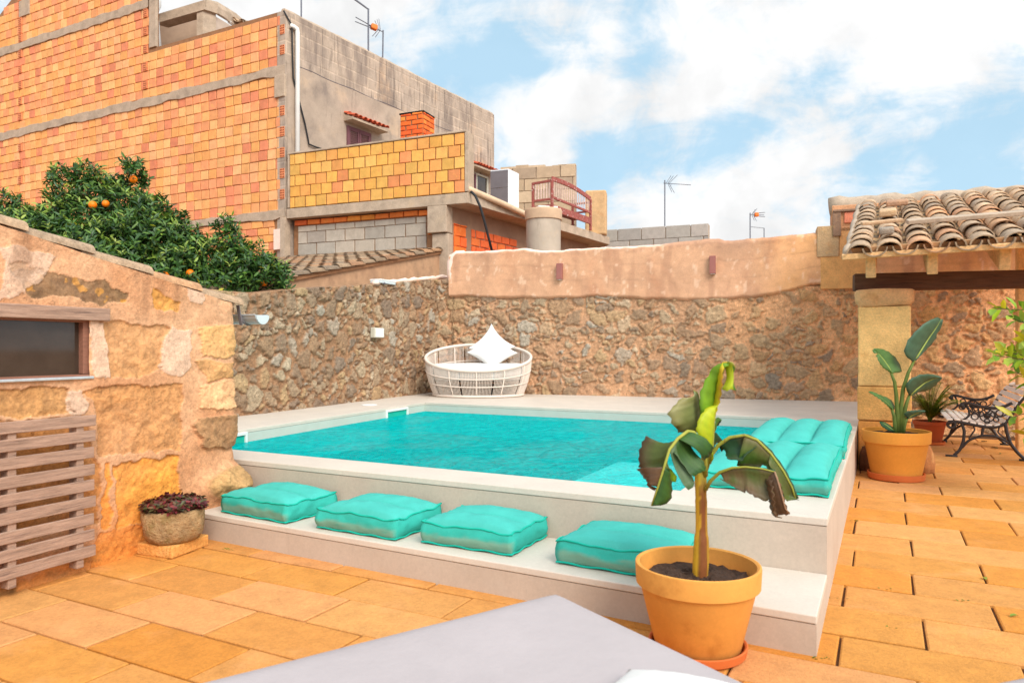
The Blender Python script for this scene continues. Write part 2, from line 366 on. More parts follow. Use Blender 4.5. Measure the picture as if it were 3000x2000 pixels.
mat['white_cloth'] = M('white_cloth', (.72, .71, .69), var=.03, vs=5, bump=.15, bs=10, bd=.01, rough=.95, spec=.1)
mat['lilac_cloth'] = M('lilac_cloth', lin(172, 163, 164), var=.05, vs=3.5, bump=.35, bs=9, bd=.012, rough=.9, spec=.15)
mat['cord'] = M('cord', lin(222, 208, 196), var=.06, rough=.8, bump=0)
mat['leaf'] = M('leaf', attr=True, var=.12, vs=30, rough=.42, bump=.15, bs=30, spec=.45, transl=.22)
mat['banana_leaf'] = M('banana_leaf', attr=True, var=.14, vs=10, rough=.5, bump=.2, bs=40, spec=.35, transl=.2)
mat['bark'] = M('bark', lin(96, 76, 62), var=.3, vs=12, bump=.6, bs=20)
mat['banana_stem'] = M('banana_stem', attr=True, var=.15, vs=10, rough=.6, bump=.15, stains=((16, .6, .68, lin(110, 62, 30), .7, (2.5, 2.5, .6)),))
mat['fruit'] = M('fruit', lin(245, 125, 15), var=.06, rough=.45, bump=.1, bs=80)
def glass_mat():
    m = M('window_glass', (.05, .034, .025), var=.3, vs=4, rough=.05, bump=0, spec=.45); return m
mat['glass'] = glass_mat()
def water_mat():
    m = bpy.data.materials.new('pool_water'); m.use_nodes = True; nt = m.node_tree; N = nt.nodes; L = nt.links; N.clear()
    out = N.new('ShaderNodeOutputMaterial'); tc = N.new('ShaderNodeTexCoord')
    hts = []
    for sc, st in ((5., (1, 1, 1)), (16., (1, 1, 1)), (45., (1, 1, 1))):
        mp = N.new('ShaderNodeMapping'); L.new(tc.outputs['Object'], mp.inputs[0]); mp.inputs['Scale'].default_value = st
        n = N.new('ShaderNodeTexNoise'); n.inputs['Scale'].default_value = sc; n.inputs['Detail'].default_value = 4; n.inputs['Distortion'].default_value = .6
        L.new(mp.outputs[0], n.inputs['Vector']); hts.append(n.outputs[0])
    nrm = None
    for h, (st, di) in zip(hts, ((.8, .12), (.8, .05), (.6, .015))):
        b = N.new('ShaderNodeBump'); b.inputs['Strength'].default_value = st; b.inputs['Distance'].default_value = di; L.new(h, b.inputs['Height'])
        if nrm: L.new(nrm, b.inputs['Normal'])
        nrm = b.outputs[0]
    gl = N.new('ShaderNodeBsdfGlossy'); gl.inputs['Roughness'].default_value = .03; L.new(nrm, gl.inputs['Normal'])
    tr = N.new('ShaderNodeBsdfTransparent'); tr.inputs[0].default_value = (.80, .99, .985, 1)
    df = N.new('ShaderNodeBsdfDiffuse'); L.new(nrm, df.inputs['Normal'])
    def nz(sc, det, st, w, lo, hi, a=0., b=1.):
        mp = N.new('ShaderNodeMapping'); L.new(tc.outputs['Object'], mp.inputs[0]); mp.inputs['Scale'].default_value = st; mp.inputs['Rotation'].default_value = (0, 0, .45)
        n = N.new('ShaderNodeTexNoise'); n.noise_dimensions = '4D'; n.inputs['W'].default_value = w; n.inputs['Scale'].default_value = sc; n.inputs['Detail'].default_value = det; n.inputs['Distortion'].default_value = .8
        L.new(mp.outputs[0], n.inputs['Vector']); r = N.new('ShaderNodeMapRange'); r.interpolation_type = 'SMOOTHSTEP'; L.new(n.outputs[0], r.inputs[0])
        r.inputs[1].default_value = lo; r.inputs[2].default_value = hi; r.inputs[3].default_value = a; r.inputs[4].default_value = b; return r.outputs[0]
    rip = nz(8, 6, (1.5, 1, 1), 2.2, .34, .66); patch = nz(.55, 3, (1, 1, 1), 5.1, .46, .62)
    cm = N.new('ShaderNodeMix'); cm.data_type = 'RGBA'; L.new(rip, cm.inputs[0]); cm.inputs[6].default_value = (.0, .56, .58, 1); cm.inputs[7].default_value = (.0, .74, .72, 1)  # ripple and caustic light put into the diffuse turquoise
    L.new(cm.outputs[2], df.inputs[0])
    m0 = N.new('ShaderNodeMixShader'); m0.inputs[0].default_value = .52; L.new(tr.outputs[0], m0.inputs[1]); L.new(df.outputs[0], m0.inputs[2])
    fr = N.new('ShaderNodeFresnel'); fr.inputs[0].default_value = 1.33; L.new(nrm, fr.inputs['Normal'])
    ml = N.new('ShaderNodeMath'); ml.operation = 'MULTIPLY'; L.new(fr.outputs[0], ml.inputs[0]); 
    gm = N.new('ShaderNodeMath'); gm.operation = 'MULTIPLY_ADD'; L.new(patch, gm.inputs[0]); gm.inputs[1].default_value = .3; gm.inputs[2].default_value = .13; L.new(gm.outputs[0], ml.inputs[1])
    ms = N.new('ShaderNodeMixShader'); L.new(ml.outputs[0], ms.inputs[0]); L.new(m0.outputs[0], ms.inputs[1]); L.new(gl.outputs[0], ms.inputs[2])
    L.new(ms.outputs[0], out.inputs['Surface'])
    va = N.new('ShaderNodeVolumeAbsorption'); va.inputs[0].default_value = (.0, .993, .995, 1); va.inputs[1].default_value = 2.0
    L.new(va.outputs[0], out.inputs['Volume'])
    return m
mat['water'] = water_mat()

# ---------------------------------------------------------------- plan of the yard
u = Vector((.888, -.459)).normalized(); v = Vector((.459, .888)).normalized()     # pool front edge (to the right), pool depth
w = Vector((.393, .919)).normalized(); wn = Vector((w.y, -w.x))                     # shed wall heading and its outward side
DZ, SZ, WZ = .518, .198, .365                                                      # deck, step, water heights
FR = Vector((1.807, 4.123))
SW = Line((-3.94, 10.07), (.3714, .9285))                                          # left rubble wall
BC = Vector((-1.66, 15.78))                                                        # corner of the two rubble walls
BW = Line(BC, (.942, -.336))                                                       # back rubble wall
e2 = BW.d.copy(); ep2 = Vector((.336, .942)).normalized()
SH = Line((-3.09, 4.335), w)                                                       # shed wall
def isect(p, d, q, e):
    den = d.x * e.y - d.y * e.x; r = q - p; return p + d * ((r.x * e.y - r.y * e.x) / den)
def xy(p, z): return Vector((p.x, p.y, z))

# ground and paving
mb = MB(); mb.poly([(-400, -300, -.03), (400, -300, -.03), (400, 900, -.03), (-400, 900, -.03)])
setp(mb.build('ground', mat['ground']), kind='structure')
FLo = isect(FR, u, SW.A, SW.d); BR = isect(FR, v, BC, BW.d)
SFR = FR - v * .723; SFL = isect(SFR, (u + v * -.028), SH.A, SH.d)
deck_poly = [(p.x, p.y) for p in (FR, BR, BC, FLo)]
def paving():
    rows = [-.83, -.45, -.07, .31, .69, 1.07, 1.45, 1.83, 2.21, 2.59, 2.97, 3.36, 3.72, 4.12, 4.58, 5.0, 5.45, 5.91, 6.42, 6.94, 7.45, 7.98, 8.5, 9.0, 9.5, 10., 10.5, 11., 11.5, 12., 12.5, 13., 13.5, 14.]
    m = MB(); rnd = random.Random(3)
    pal = [lin(224, 152, 84), lin(226, 156, 90), lin(222, 148, 78), lin(228, 160, 96), lin(224, 150, 74), lin(226, 156, 100), lin(222, 142, 62)]
    for i in range(len(rows) - 1):
        v0, v1 = rows[i], rows[i + 1]
        Lt = .75 if v1 < 3.5 else .775
        off = (-3.92 if i % 2 == 1 else -3.55) if v1 < 3.5 else (-.22 if i % 2 == 0 else .165)
        off += rnd.uniform(-.03, .03)
        k0 = int((-7 - off) / Lt); k1 = int((9 - off) / Lt)
        for k in range(k0, k1):
            u0 = off + k * Lt; u1 = u0 + Lt
            c = u * (u0 + u1) / 2 + v * (v0 + v1) / 2
            if inpoly(np.array(c.x), np.array(c.y), [(FR.x - .5, FR.y + .4), (BR.x - 1, BR.y), (BC.x, BC.y), (FLo.x, FLo.y + .6)]): continue
            if c.y > 14.5 - .35 * c.x + .4 or c.y < -.8: continue
            if (c - SH.A).dot(wn) < -.6 and c.y < 6.5: continue
            g = .0055 + rnd.uniform(0, .0025); gv = .007 + rnd.uniform(0, .003); z = rnd.uniform(-.003, .003); bz = .005
            j = lambda: rnd.uniform(-.003, .003)
            base = pal[rnd.randrange(len(pal))]; f = rnd.uniform(.93, 1.03); m.color([base[0] * f * .81, base[1] * f * .85, base[2] * f * .78])
            o = [u * (a + j()) + v * (b + j()) for a, b in ((u0 + g, v0 + gv), (u1 - g, v0 + gv), (u1 - g, v1 - gv), (u0 + g, v1 - gv))]
            cc = sum(o, Vector((0, 0))) / 4
            tz = [z + rnd.uniform(-.0015, .0015) for _ in range(4)]
            bot = [m.vert((p.x, p.y, -.05)) for p in o]; mid = [m.vert((p.x, p.y, t - bz)) for p, t in zip(o, tz)]
            top = [m.vert((*(p + (cc - p).normalized() * .009), t)) for p, t in zip(o, tz)]
            for k_ in range(4):
                n_ = (k_ + 1) % 4
                m.f.append([bot[k_], bot[n_], mid[n_], mid[k_]]); m.f.append([mid[k_], mid[n_], top[n_], top[k_]])
            m.f.append(top)
    setp(m.build('paving', mat['paving']), kind='structure')
    m = MB(); m.poly([(-8, -3, -.02), (12, -3, -.02), (12, 15, -.02), (-8, 15, -.02)])
    setp(m.build('paving_bed', M('paving_bed', lin(92, 58, 30), var=.4, vs=20, bump=.3, stains=((6, .6, .68, lin(90, 92, 30), .8),))), kind='structure')
paving()

# ---------------------------------------------------------------- swimming pool
def pool():
    t = thing('swimming_pool', 'raised plunge pool with pale concrete coping and a seating step along its front', 'swimming pool', xy(FR, 0))
    fi = FR + v * .414; ri = FR - u * .95
    li0 = Vector((-3.27, 8.40)); ld = Vector((.3945, 1)).normalized(); bi = Vector((-1.55, 12.76))
    iFR = isect(fi, u, ri, v); iFL = isect(fi, u, li0, ld); iBL = isect(bi, u, li0, ld); iBR = isect(bi, u, ri, v)
    T = .045
    # coping: four mitred slabs
    m = MB(); outer = [FR + u * .004 - v * .004, BR + u * .004, BC + Vector((-.1, .1)), FLo - v * .004]; inner = [iFR, iBR, iBL, iFL]
    for k in range(4):
        a, b, c, d = outer[k], outer[(k + 1) % 4], inner[(k + 1) % 4], inner[k]
        m.hexa([xy(p, DZ - T) for p in (a, b, c, d)], [xy(p, DZ) for p in (a, b, c, d)])
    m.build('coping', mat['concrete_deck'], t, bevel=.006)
    # outer walls below the coping
    m = MB(); outer2 = [FR, BR, BC, FLo]
    inn2 = [p + (q - p).normalized() * .12 for p, q in zip(outer2, inner)]
    for k in (0, 3):
        a, b = outer2[k], outer2[(k + 1) % 4]; c, d = inn2[(k + 1) % 4], inn2[k]
        m.hexa([xy(p, -.02) for p in (a, b, c, d)], [xy(p, DZ - T - .003) for p in (a, b, c, d)])
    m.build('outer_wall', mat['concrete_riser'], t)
    # seating step
    m = MB(); q = [SFR + u * .002, FR + u * .002 - v * .001, isect(FR, u, SH.A, SH.d) - v * .001, SFL]
    m.hexa([xy(p, SZ - .042) for p in q], [xy(p, SZ) for p in q]); m.build('step_top', mat['concrete_deck'], t, bevel=.006)
    m = MB(); q = [SFR + v * .004, FR - v * .002, isect(FR - v * .002, u, SH.A, SH.d), SFL + v * .004]
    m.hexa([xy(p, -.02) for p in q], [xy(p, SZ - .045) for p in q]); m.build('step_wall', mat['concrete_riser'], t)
    # basin
    m = MB(); zb = -.95
    for k in range(4):
        a, b = inner[k], inner[(k + 1) % 4]
        m.poly([xy(a, DZ - T), xy(a, zb), xy(b, zb), xy(b, DZ - T)])
    m.build('basin', mat['basin'], t)
    m = MB(); m.poly([xy(p, zb) for p in inner]); m.build('basin_floor', mat['basin_floor'], t)
    m = MB()
    for (d0, d1, top) in ((.0, 1.3, .27), (1.3, 1.7, .02), (1.7, 2.1, -.35)):
        a = iFR - u * d0; b = iFR - u * d1; off = v * 2.5
        m.hexa([xy(p, zb) for p in (b, a, a + off, b + off)], [xy(p, top) for p in (b, a, a + off, b + off)])
    m.build('underwater_step', mat['basin_floor'], t, bevel=.01)
    # skimmers on the left inner wall
    LW = Line(li0, ld)
    for (p0, p1) in ((885, 935), (500, 565)):
        s0 = LW.sz(p0, 900)[0]; s1 = LW.sz(p1, 900)[0]; zt = .488; zb2 = .30; fw = .035
        m = MB()
        m.box(LW.P((s0 + s1) / 2, zt - fw / 2, .015), xy(LW.d, 0) * ((s1 - s0) / 2), xy(LW.n, 0) * .014, (0, 0, fw / 2))
        for s_ in (s0 + fw / 2, s1 - fw / 2): m.box(LW.P(s_, (zt - fw + zb2) / 2, .015), xy(LW.d, 0) * (fw / 2), xy(LW.n, 0) * .014, (0, 0, (zt - fw - zb2) / 2))
        o = m.build('skimmer', mat['white_plastic'], t, bevel=.003)
        m = MB(); m.box(LW.P((s0 + s1) / 2, (zt + zb2) / 2 - .02, .004), xy(LW.d, 0) * ((s1 - s0) / 2 - fw), xy(LW.n, 0) * .003, (0, 0, (zt - zb2) / 2 - .02))
        m.build('flap', mat['pipe_cloth'], o)
    c = GP(848, 930, DZ); m = MB(); m.lathe(c, [(0, .001), (.135, .001), (.135, .010), (.118, .014), (0, .016)], 32)
    o = m.build('skimmer_lid', mat['white_plastic'], t); 
    # water
    g = .003; n1, n2 = 2, 2
    cs = [p + (sum(inner, Vector((0, 0))) / 4 - p).normalized() * g for p in inner]
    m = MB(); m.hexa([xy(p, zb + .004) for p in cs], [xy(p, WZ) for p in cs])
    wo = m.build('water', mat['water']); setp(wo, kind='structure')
    return inner
INNER = pool()

# ---------------------------------------------------------------- rubble walls
PAL_L = [lin(182, 158, 124), lin(160, 134, 104), lin(172, 148, 116), lin(146, 124, 100), lin(192, 170, 138), lin(152, 124, 94), lin(186, 152, 104), lin(136, 116, 96), lin(176, 164, 144), lin(164, 130, 94)]
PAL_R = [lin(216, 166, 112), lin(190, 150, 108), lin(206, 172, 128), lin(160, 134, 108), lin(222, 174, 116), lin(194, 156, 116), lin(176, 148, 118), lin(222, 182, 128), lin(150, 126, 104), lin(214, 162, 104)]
def rubble(name, ln, s0, s1, z0, top, cell, asp, seed, palA, palB, morA, morB, mixf, parent, res=.022, rel=.05, back=.4, buried=.35, extra=None):
    """a rubble-stone face: a fine sheet over the wall whose stones stand proud of the mortar"""
    ns = int((s1 - s0) / res) + 1; zt0 = max(top(s0), top(s1)); nz = int((zt0 - z0) / res) + 1
    s = np.linspace(s0, s1, ns)[None, :].repeat(nz, 0); f = np.linspace(0, 1, nz)[:, None].repeat(ns, 1)
    tops = np.array([top(x) for x in s[0]]); tops = tops + .03 * (fbm(s[0] * 3, s[0] * 0 + seed, seed + 5) - .5)
    z = z0 + (tops[None, :] - z0) * f
    wx = (fbm(s * 5, z * 5, seed + 40, 4) - .5) * .26; wz = (fbm(s * 5, z * 5, seed + 50, 4) - .5) * .22
    F1, F2, i1, i2 = voronoi((s + wx) / (cell * asp), (z + wz) / cell, seed)
    g1, g2, j1, j2 = voronoi((s + wx) / (cell * asp * .5), (z + wz) / (cell * .5), seed + 9)       # small stones between
    small = i2 > .66
    edge = np.where(small, g2 - g1, F2 - F1); ida = np.where(small, j1, i1); idb = np.where(small, j2, i2 * 1.5)
    dome = np.where(small, 1 - g1 * 1.1, 1 - F1 * 1.1)
    lo = .05 + .34 * np.clip(np.mod(idb * 7.3, 1.) * 1.25 - .2, 0, 1) * buried * 2
    n1 = fbm(s * 22, z * 22, seed + 60, 4)
    msk = sstep(lo - .02, lo + .07, edge + (n1 - .5) * .34)
    pick = (ida * 9.99).astype(int)
    A = np.array(palA)[pick]; B = np.array(palB)[pick]
    mf = np.clip(mixf(s, z) + (fbm(s * 1.5, z * 1.5, seed + 70) - .5) * .5, 0, 1)[..., None]
    stone = (A * (1 - mf) + B * mf) * (1 - .10 * mf); stone = stone * (.82 + .18 * mf) + stone.mean(-1, keepdims=True) * .18 * (1 - mf)
    n2 = fbm(s * 45, z * 45, seed + 80, 3); n3 = fbm(s * 7, z * 7, seed + 90, 4)
    stone = stone * (.52 + .66 * n2 + .36 * n3)[..., None]; fade = .35 * np.mod(ida * 13.7, 1.)[..., None]; stone = stone * (1 - fade) + (np.array(morA) * (1 - mf) + np.array(morB) * mf) * fade
    mor = np.array(morA) * (1 - mf) + np.array(morB) * mf
    mor = mor * (.66 + .34 * n3 + .3 * fbm(s * 30, z * 30, seed + 33, 3))[..., None]
    c = mor * (1 - msk[..., None]) + stone * msk[..., None]
    tilt = (ida - .5) * (np.mod(s * 7.1, .3) - .15) * .3
    hgt = rel * msk * (.45 + .55 * np.clip(dome, 0, 1) * (.4 + .6 * ida) + tilt) + (n1 - .5) * .04 + (n2 - .5) * .016 + (fbm(s * 1.2, z * 1.2, seed + 3, 2) - .5) * .07
    if extra: hgt, c = extra(s, z, hgt, c)
    X = ln.A.x + ln.d.x * s + ln.n.x * hgt; Y = ln.A.y + ln.d.y * s + ln.n.y * hgt
    # top and back
    rows = [np.stack([X, Y, z], -1)]; cols = [c]
    for (b, zz, k) in ((-.08, tops + .015, 1), (-back + .05, tops + .01, 1), (-back, tops - .04, 1), (-back, tops * 0 + z0, 1)):
        q = np.stack([ln.A.x + ln.d.x * s[0] + ln.n.x * b, ln.A.y + ln.d.y * s[0] + ln.n.y * b, zz], -1)[None]; rows.append(q); cols.append(mor[-1:] * .95)
    P = np.concatenate(rows, 0); Cc = np.concatenate(cols, 0)
    return mesh_np(name, P.reshape(-1, 3), grid_faces(P.shape[0], ns), mat['stone'], parent, Cc.reshape(-1, 3), True)
def lerp_pts(pts):
    xs = np.array([p[0] for p in pts]); ys = np.array([p[1] for p in pts]); return lambda x: float(np.interp(x, xs, ys))

t = thing('rubble_wall', 'brown rubble stone wall on the far left side of the pool, its top climbing to the corner', 'wall', SW.P(0, 0))
sw_top = [SW.sz(px, py) for px, py in ((560, 672), (600, 674), (650, 667), (700, 661), (800, 657), (870, 652), (950, 645), (1042, 637))]
sw_end = (BC - SW.A).dot(SW.d)
rubble('stone_face', SW, -3.3, sw_end + .02, .3, lerp_pts([(-4, sw_top[0][1] - .1)] + sw_top), .29, .95, 11, PAL_L, PAL_L, lin(166, 126, 94), lin(168, 116, 84),
       lambda s, z: 0 * s, t, res=.019, rel=.052, buried=.42)
mb = MB(); pts = []
for i, px in enumerate(range(862, 1046, 8)):
    s_, z_ = SW.sz(px, np.interp(px, [862, 950, 1045], [652, 644, 635])); pts.append(SW.P(s_, z_ + .01 + .008 * math.sin(i * 1.7), -.05 + .02 * math.sin(i * .9)))
mb.tube(pts, [.045 + .012 * math.sin(i * 2.3) for i in range(len(pts))], 8)
mb.build('limewashed_cap', mat['white_plaster'], t, smooth=True)

t = thing('courtyard_wall', 'long courtyard wall of rubble stone with a peach rendered upper band behind the pool', 'wall', BW.P(0, 0))
BWr = BW.sz(1990, 600)[0]
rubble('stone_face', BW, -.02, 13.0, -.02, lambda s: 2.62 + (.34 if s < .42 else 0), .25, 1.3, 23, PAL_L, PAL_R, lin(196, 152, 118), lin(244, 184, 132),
       lambda s, z: sstep(4.5, 9.5, s) + .1, t, res=.02, rel=.048, buried=.6, back=.45)  # right-hand mortar is more orange, and lightened to make up for the porch shade
def plaster_band():
    bot = lerp_pts([BW.sz(px, py) for px, py in ((1040, 682), (1120, 684), (1290, 686), (1380, 682), (1500, 688), (1620, 690), (1760, 682), (1830, 664), (1890, 652))] + [(8.9, 2.6), (14, 2.62)])
    top = lerp_pts([BW.sz(px, py) for px, py in ((1040, 584), (1052, 579), (1120, 577), (1205, 571), (1240, 577), (1290, 575), (1320, 572), (1500, 563), (1630, 549), (1650, 548), (1665, 554), (1760, 546), (1880, 535))] + [(8.9, 3.56), (14, 3.6)])
    s = np.linspace(BW.sz(1034, 600)[0], 13, 420); nz = 44; f = np.linspace(0, 1, nz)[:, None]
    b = np.array([bot(x) for x in s]); tp = np.array([top(x) for x in s])
    b = b + .05 * (fbm(s * 5, s * 0, 3) - .5); tp = tp + .03 * (fbm(s * 8, s * 0 + 4, 5) - .5)
    z = b + (tp - b) * f; S2 = s[None, :].repeat(nz, 0)
    h = .075 + .03 * (fbm(S2 * 1.5, z * 1.5, 8, 3) - .5) + .012 * (fbm(S2 * 14, z * 14, 9, 3) - .5)
    h = h * sstep(0, .045, f) ** .6 + .0 ; rim = sstep(.93, 1, f); h = h - .05 * rim ** 2
    kx = sstep(6.4, 7.2, S2)[..., None]; base = np.array(lin(200, 152, 119)) * (1 - kx) + np.array(lin(226, 166, 104)) * kx; pale = np.array(lin(216, 168, 134)); stain = np.array(lin(170, 124, 98))
    n = fbm(S2 * 1.3, z * 1.3, 21, 4)[..., None]; n2 = fbm(S2 * 6, z * 1.6, 31, 4)[..., None]
    c = base * (1 - n) + pale * n; c = c * (1 - .45 * sstep(.5, .72, n2)) + stain * (.45 * sstep(.5, .72, n2))
    # dark bleeding along the foot and the crumbly top
    edge = (sstep(.86, 1.0, f + (fbm(S2 * 20, z * 20, 41, 3) - .5) * .2))[..., None]
    c = c * (1 - edge * .6) + np.array(lin(176, 132, 108)) * edge * .6
    for fl in (.36, .66): c = c * (1 - .16 * np.exp(-((f + .02 * (fbm(S2 * 1.1, z * 0, 91, 2) - .5) - fl) / .014) ** 2) * sstep(.35, .6, fbm(S2 * 1.7, z * 3, 92, 3)))[..., None]
    scuff = (sstep(.69, .74, fbm(S2 * 13, z * 7, 95, 3)))[..., None]; c = c * (1 - .5 * scuff) + np.array(lin(236, 200, 172)) * .5 * scuff
    grime = (sstep(.42, .66, fbm(S2 * 2.1, z * 2.1, 96, 4)) * (.25 + .55 * sstep(.55, .95, f)))[..., None]; c = c * (1 - .5 * grime) + np.array(lin(150, 118, 98)) * .5 * grime
    white = (sstep(.955, .985, f + (fbm(S2 * 6, z * 6, 44, 3) - .5) * .05) * (1 - sstep(4.6, 5.2, S2)))[..., None] 
    c = c * (1 - white) + np.array(lin(236, 206, 190)) * white
    rows = [np.stack([BW.A.x + BW.d.x * S2 + BW.n.x * h, BW.A.y + BW.d.y * S2 + BW.n.y * h, z], -1)]; cols = [c]
    for (o, dz) in ((-.12, .02), (-.4, 0), (-.44, -.05), (-.44, -1.2)):
        rows.append(np.stack([BW.A.x + BW.d.x * s + BW.n.x * o, BW.A.y + BW.d.y * s + BW.n.y * o, tp + dz], -1)[None]); cols.append(c[-1:])
    P = np.concatenate(rows, 0); C = np.concatenate(cols, 0)
    mesh_np('render_band', P.reshape(-1, 3), grid_faces(P.shape[0], len(s)), mat['plaster'], t, C.reshape(-1, 3), True)
    # limewashed left end of the band
    m = MB(); pts = []; 
    for i, (px, py) in enumerate(((1041, 652), (1038, 645), (1037, 630), (1036, 615), (1037, 602), (1041, 592), (1050, 584), (1066, 580))):
        s_, z_ = BW.sz(px, py); pts.append(BW.P(s_, z_, -.02))
    m.tube(pts, [.05, .095, .105, .10, .105, .10, .085, .05], 10); m.build('limewashed_end', mat['white_plaster'], t, smooth=True)
plaster_band()
# sandstone pier and wall head that carries the porch roof
def sand(c, f=.1): return [x * random.uniform(1 - f, 1 + f) for x in c]
mb = MB()
def wall_block(px0, px1, py0, py1, off, thick, c):
    s0, z1 = BW.sz(px0, py0); s1, z0 = BW.sz(px1, py1)
    mb.color(c); mb.box(BW.P((s0 + s1) / 2, (z0 + z1) / 2, off - thick / 2), xy(BW.d, 0) * (s1 - s0) / 2, xy(BW.n, 0) * thick / 2, (0, 0, (z1 - z0) / 2))
wall_block(1876, 1926, 522, 590, .10, .5, lin(188, 156, 118)); wall_block(1884, 1995, 591, 662, .085, .48, lin(222, 166, 104))
wall_block(1927, 2060, 524, 590, .09, .46, lin(222, 164, 108))
o = mb.build('sandstone_pier', mat['sandstone'], t, bevel=.012, segs=2)
mb = MB()
s0, z0 = BW.sz(1910, 520); z0 = 3.58; z1 = 4.06
mb.color(lin(205, 150, 110)); mb.box(BW.P((s0 + 13) / 2, (z0 + z1) / 2, -.13), xy(BW.d, 0) * (13 - s0) / 2, xy(BW.n, 0) * .22, (0, 0, (z1 - z0) / 2))
mb.color(lin(214, 128, 100)); mb.box(BW.P(s0 + .42, 3.83, .0), xy(BW.d, 0) * .22, xy(BW.n, 0) * .12, (0, 0, .1))
mb.color(lin(140, 110, 90)); mb.box(BW.P(s0 + .08, 3.72, .0), xy(BW.d, 0) * .07, xy(BW.n, 0) * .13, (0, 0, .22))
mb.box(BW.P(s0 + .42, 3.955, .02), xy(BW.d, 0) * .4, xy(BW.n, 0) * .13, (0, 0, .022))
mb.build('wall_head', mat['sandstone'], t, bevel=.012)
mb = MB(); pts = []
for i in range(34):
    s_ = s0 - .03 + (13.0 - s0) * i / 33; pts.append(BW.P(s_, 4.07 + .02 * math.sin(i * 2.1) + .012 * i / 33, -.1))
mb.tube(pts, [.17 + .015 * math.sin(i * 1.3) for i in range(34)], 10); mb.build('mortar_cap', mat['concrete'], t, smooth=True)

# wall lamps, boxes
for i, (px0, px1, py0, py1) in enumerate(((1283, 1296, 607, 643), (1631, 1645, 590, 630))):
    s0, zt = BW.sz(px0, py0); s1, zb = BW.sz(px1, py1)
    r = thing('wall_lamp', ('reddish box wall lamp above the right side of the daybed, on the peach band', 'reddish box wall lamp higher on the peach band, above the banana plant')[i], 'wall lamp', BW.P((s0 + s1) / 2, zb, .12), 'reddish lamps on the peach band')
    m = MB(); m.box(BW.P((s0 + s1) / 2, (zt + zb) / 2, .135), xy(BW.d, 0) * (s1 - s0) / 2, xy(BW.n, 0) * .05, (0, 0, (zt - zb) / 2)); m.build('housing', mat['lamp_metal'], r, bevel=.006)
    m = MB(); m.box(BW.P((s0 + s1) / 2, zb - .004, .135), xy(BW.d, 0) * (s1 - s0) * .36, xy(BW.n, 0) * .035, (0, 0, .004)); m.build('diffuser', mat['white_plastic'], r)
s0, zt = SW.sz(847, 752); s1, zb = SW.sz(869, 776)
r = thing('junction_box', 'small pale square electrical box fixed on the left rubble wall', 'electrical box', SW.P((s0 + s1) / 2, zb, .06))
m = MB(); m.box(SW.P((s0 + s1) / 2, (zt + zb) / 2, .08), xy(SW.d, 0) * (s1 - s0) / 2, xy(SW.n, 0) * .05, (0, 0, (zt - zb) / 2)); m.build('case', mat['grey_plastic'], r, bevel=.015)
m = MB(); m.box(SW.P((s0 + s1) / 2, (zt + zb) / 2, .134), xy(SW.d, 0) * (s1 - s0) * .44, xy(SW.n, 0) * .003, (0, 0, (zt - zb) * .43)); m.build('lid', mat['white_plastic'], r, bevel=.002)
s0, zt = SW.sz(869, 644); s1, zb = SW.sz(903, 656)
r = thing('junction_box', 'flat blue-grey junction box lying on top of the left rubble wall', 'electrical box', SW.P((s0 + s1) / 2, zb, -.05))
m = MB(); m.box(SW.P((s0 + s1) / 2, (zt + zb) / 2 + .01, -.06), xy(SW.d, 0) * (s1 - s0) / 2, xy(SW.n, 0) * .12, (0, 0, (zt - zb) / 2)); m.build('case', mat['blue_grey'], r, bevel=.012)
m = MB(); m.box(SW.P((s0 + s1) / 2, zt + .016, -.06), xy(SW.d, 0) * (s1 - s0) * .51, xy(SW.n, 0) * .126, (0, 0, .014)); m.build('lid', mat['white_plastic'], r, bevel=.006)
m = MB(); m.tube([SW.P(s0 + .1, zt - .05, .05), SW.P(s0 + .1, zt - .05, .085)], .02, 8); m.build('cable_gland', mat['dark_panel'], r)

# ---------------------------------------------------------------- roof tiles
TILE_PAL = [lin(196, 164, 132), lin(204, 172, 140), lin(184, 154, 124), lin(174, 148, 122), lin(206, 158, 118), lin(166, 144, 122), lin(198, 150, 114)]
def tile_field(mb, O, up, ac, ncol, nrow, pitch, exp, r0=.125, r1=.10, Lt=None, seed=1, channels=True, jit=.012, tone=1.):
    rnd = random.Random(seed); up = up.normalized(); ac = ac.normalized(); nn = ac.cross(up).normalized()
    if nn.z < 0: nn = -nn
    Lt = Lt or exp * 1.22; th = .016; K = 8
    def shell(c0, c1, ra, rb, sgn, flat):
        rings = []
        for (c, r) in ((c0, ra), (c1, rb)):
            for rr in (r, r - th):
                rings.append([mb.vert(c + ac * (math.cos(PI * k / K) * rr) + nn * (sgn * math.sin(PI * k / K) * rr * flat)) for k in range(K + 1)])
        o0, i0, o1, i1 = rings
        for k in range(K):
            mb.f += [[o0[k], o0[k + 1], o1[k + 1], o1[k]], [i0[k + 1], i0[k], i1[k], i1[k + 1]], [o0[k + 1], o0[k], i0[k], i0[k + 1]], [o1[k], o1[k + 1], i1[k + 1], i1[k]]]
        for k in (0, K): mb.f.append([o0[k], o1[k], i1[k], i0[k]])
    for c in range(ncol):
        for r in range(nrow):
            p = O + ac * (c * pitch + rnd.uniform(-jit, jit)) + up * (r * exp + rnd.uniform(-.025, .025))
            col = TILE_PAL[rnd.randrange(len(TILE_PAL))]; f = rnd.uniform(.75, 1.12) * tone; mb.color([x * f for x in col])
            dn = ac * rnd.uniform(-jit, jit)
            shell(p + nn * (.04 + rnd.uniform(0, .006)), p + up * Lt + dn + nn * .016, r0, r1, 1, .76)
            if channels:
                q = O + ac * ((c + .5) * pitch) + up * (r * exp - .03)
                f = rnd.uniform(.6, .9) * tone; mb.color([x * f for x in col])
                shell(q + nn * .085, q + up * Lt + nn * .06, r0 * .98, r1 * 1.05, -1, .75)

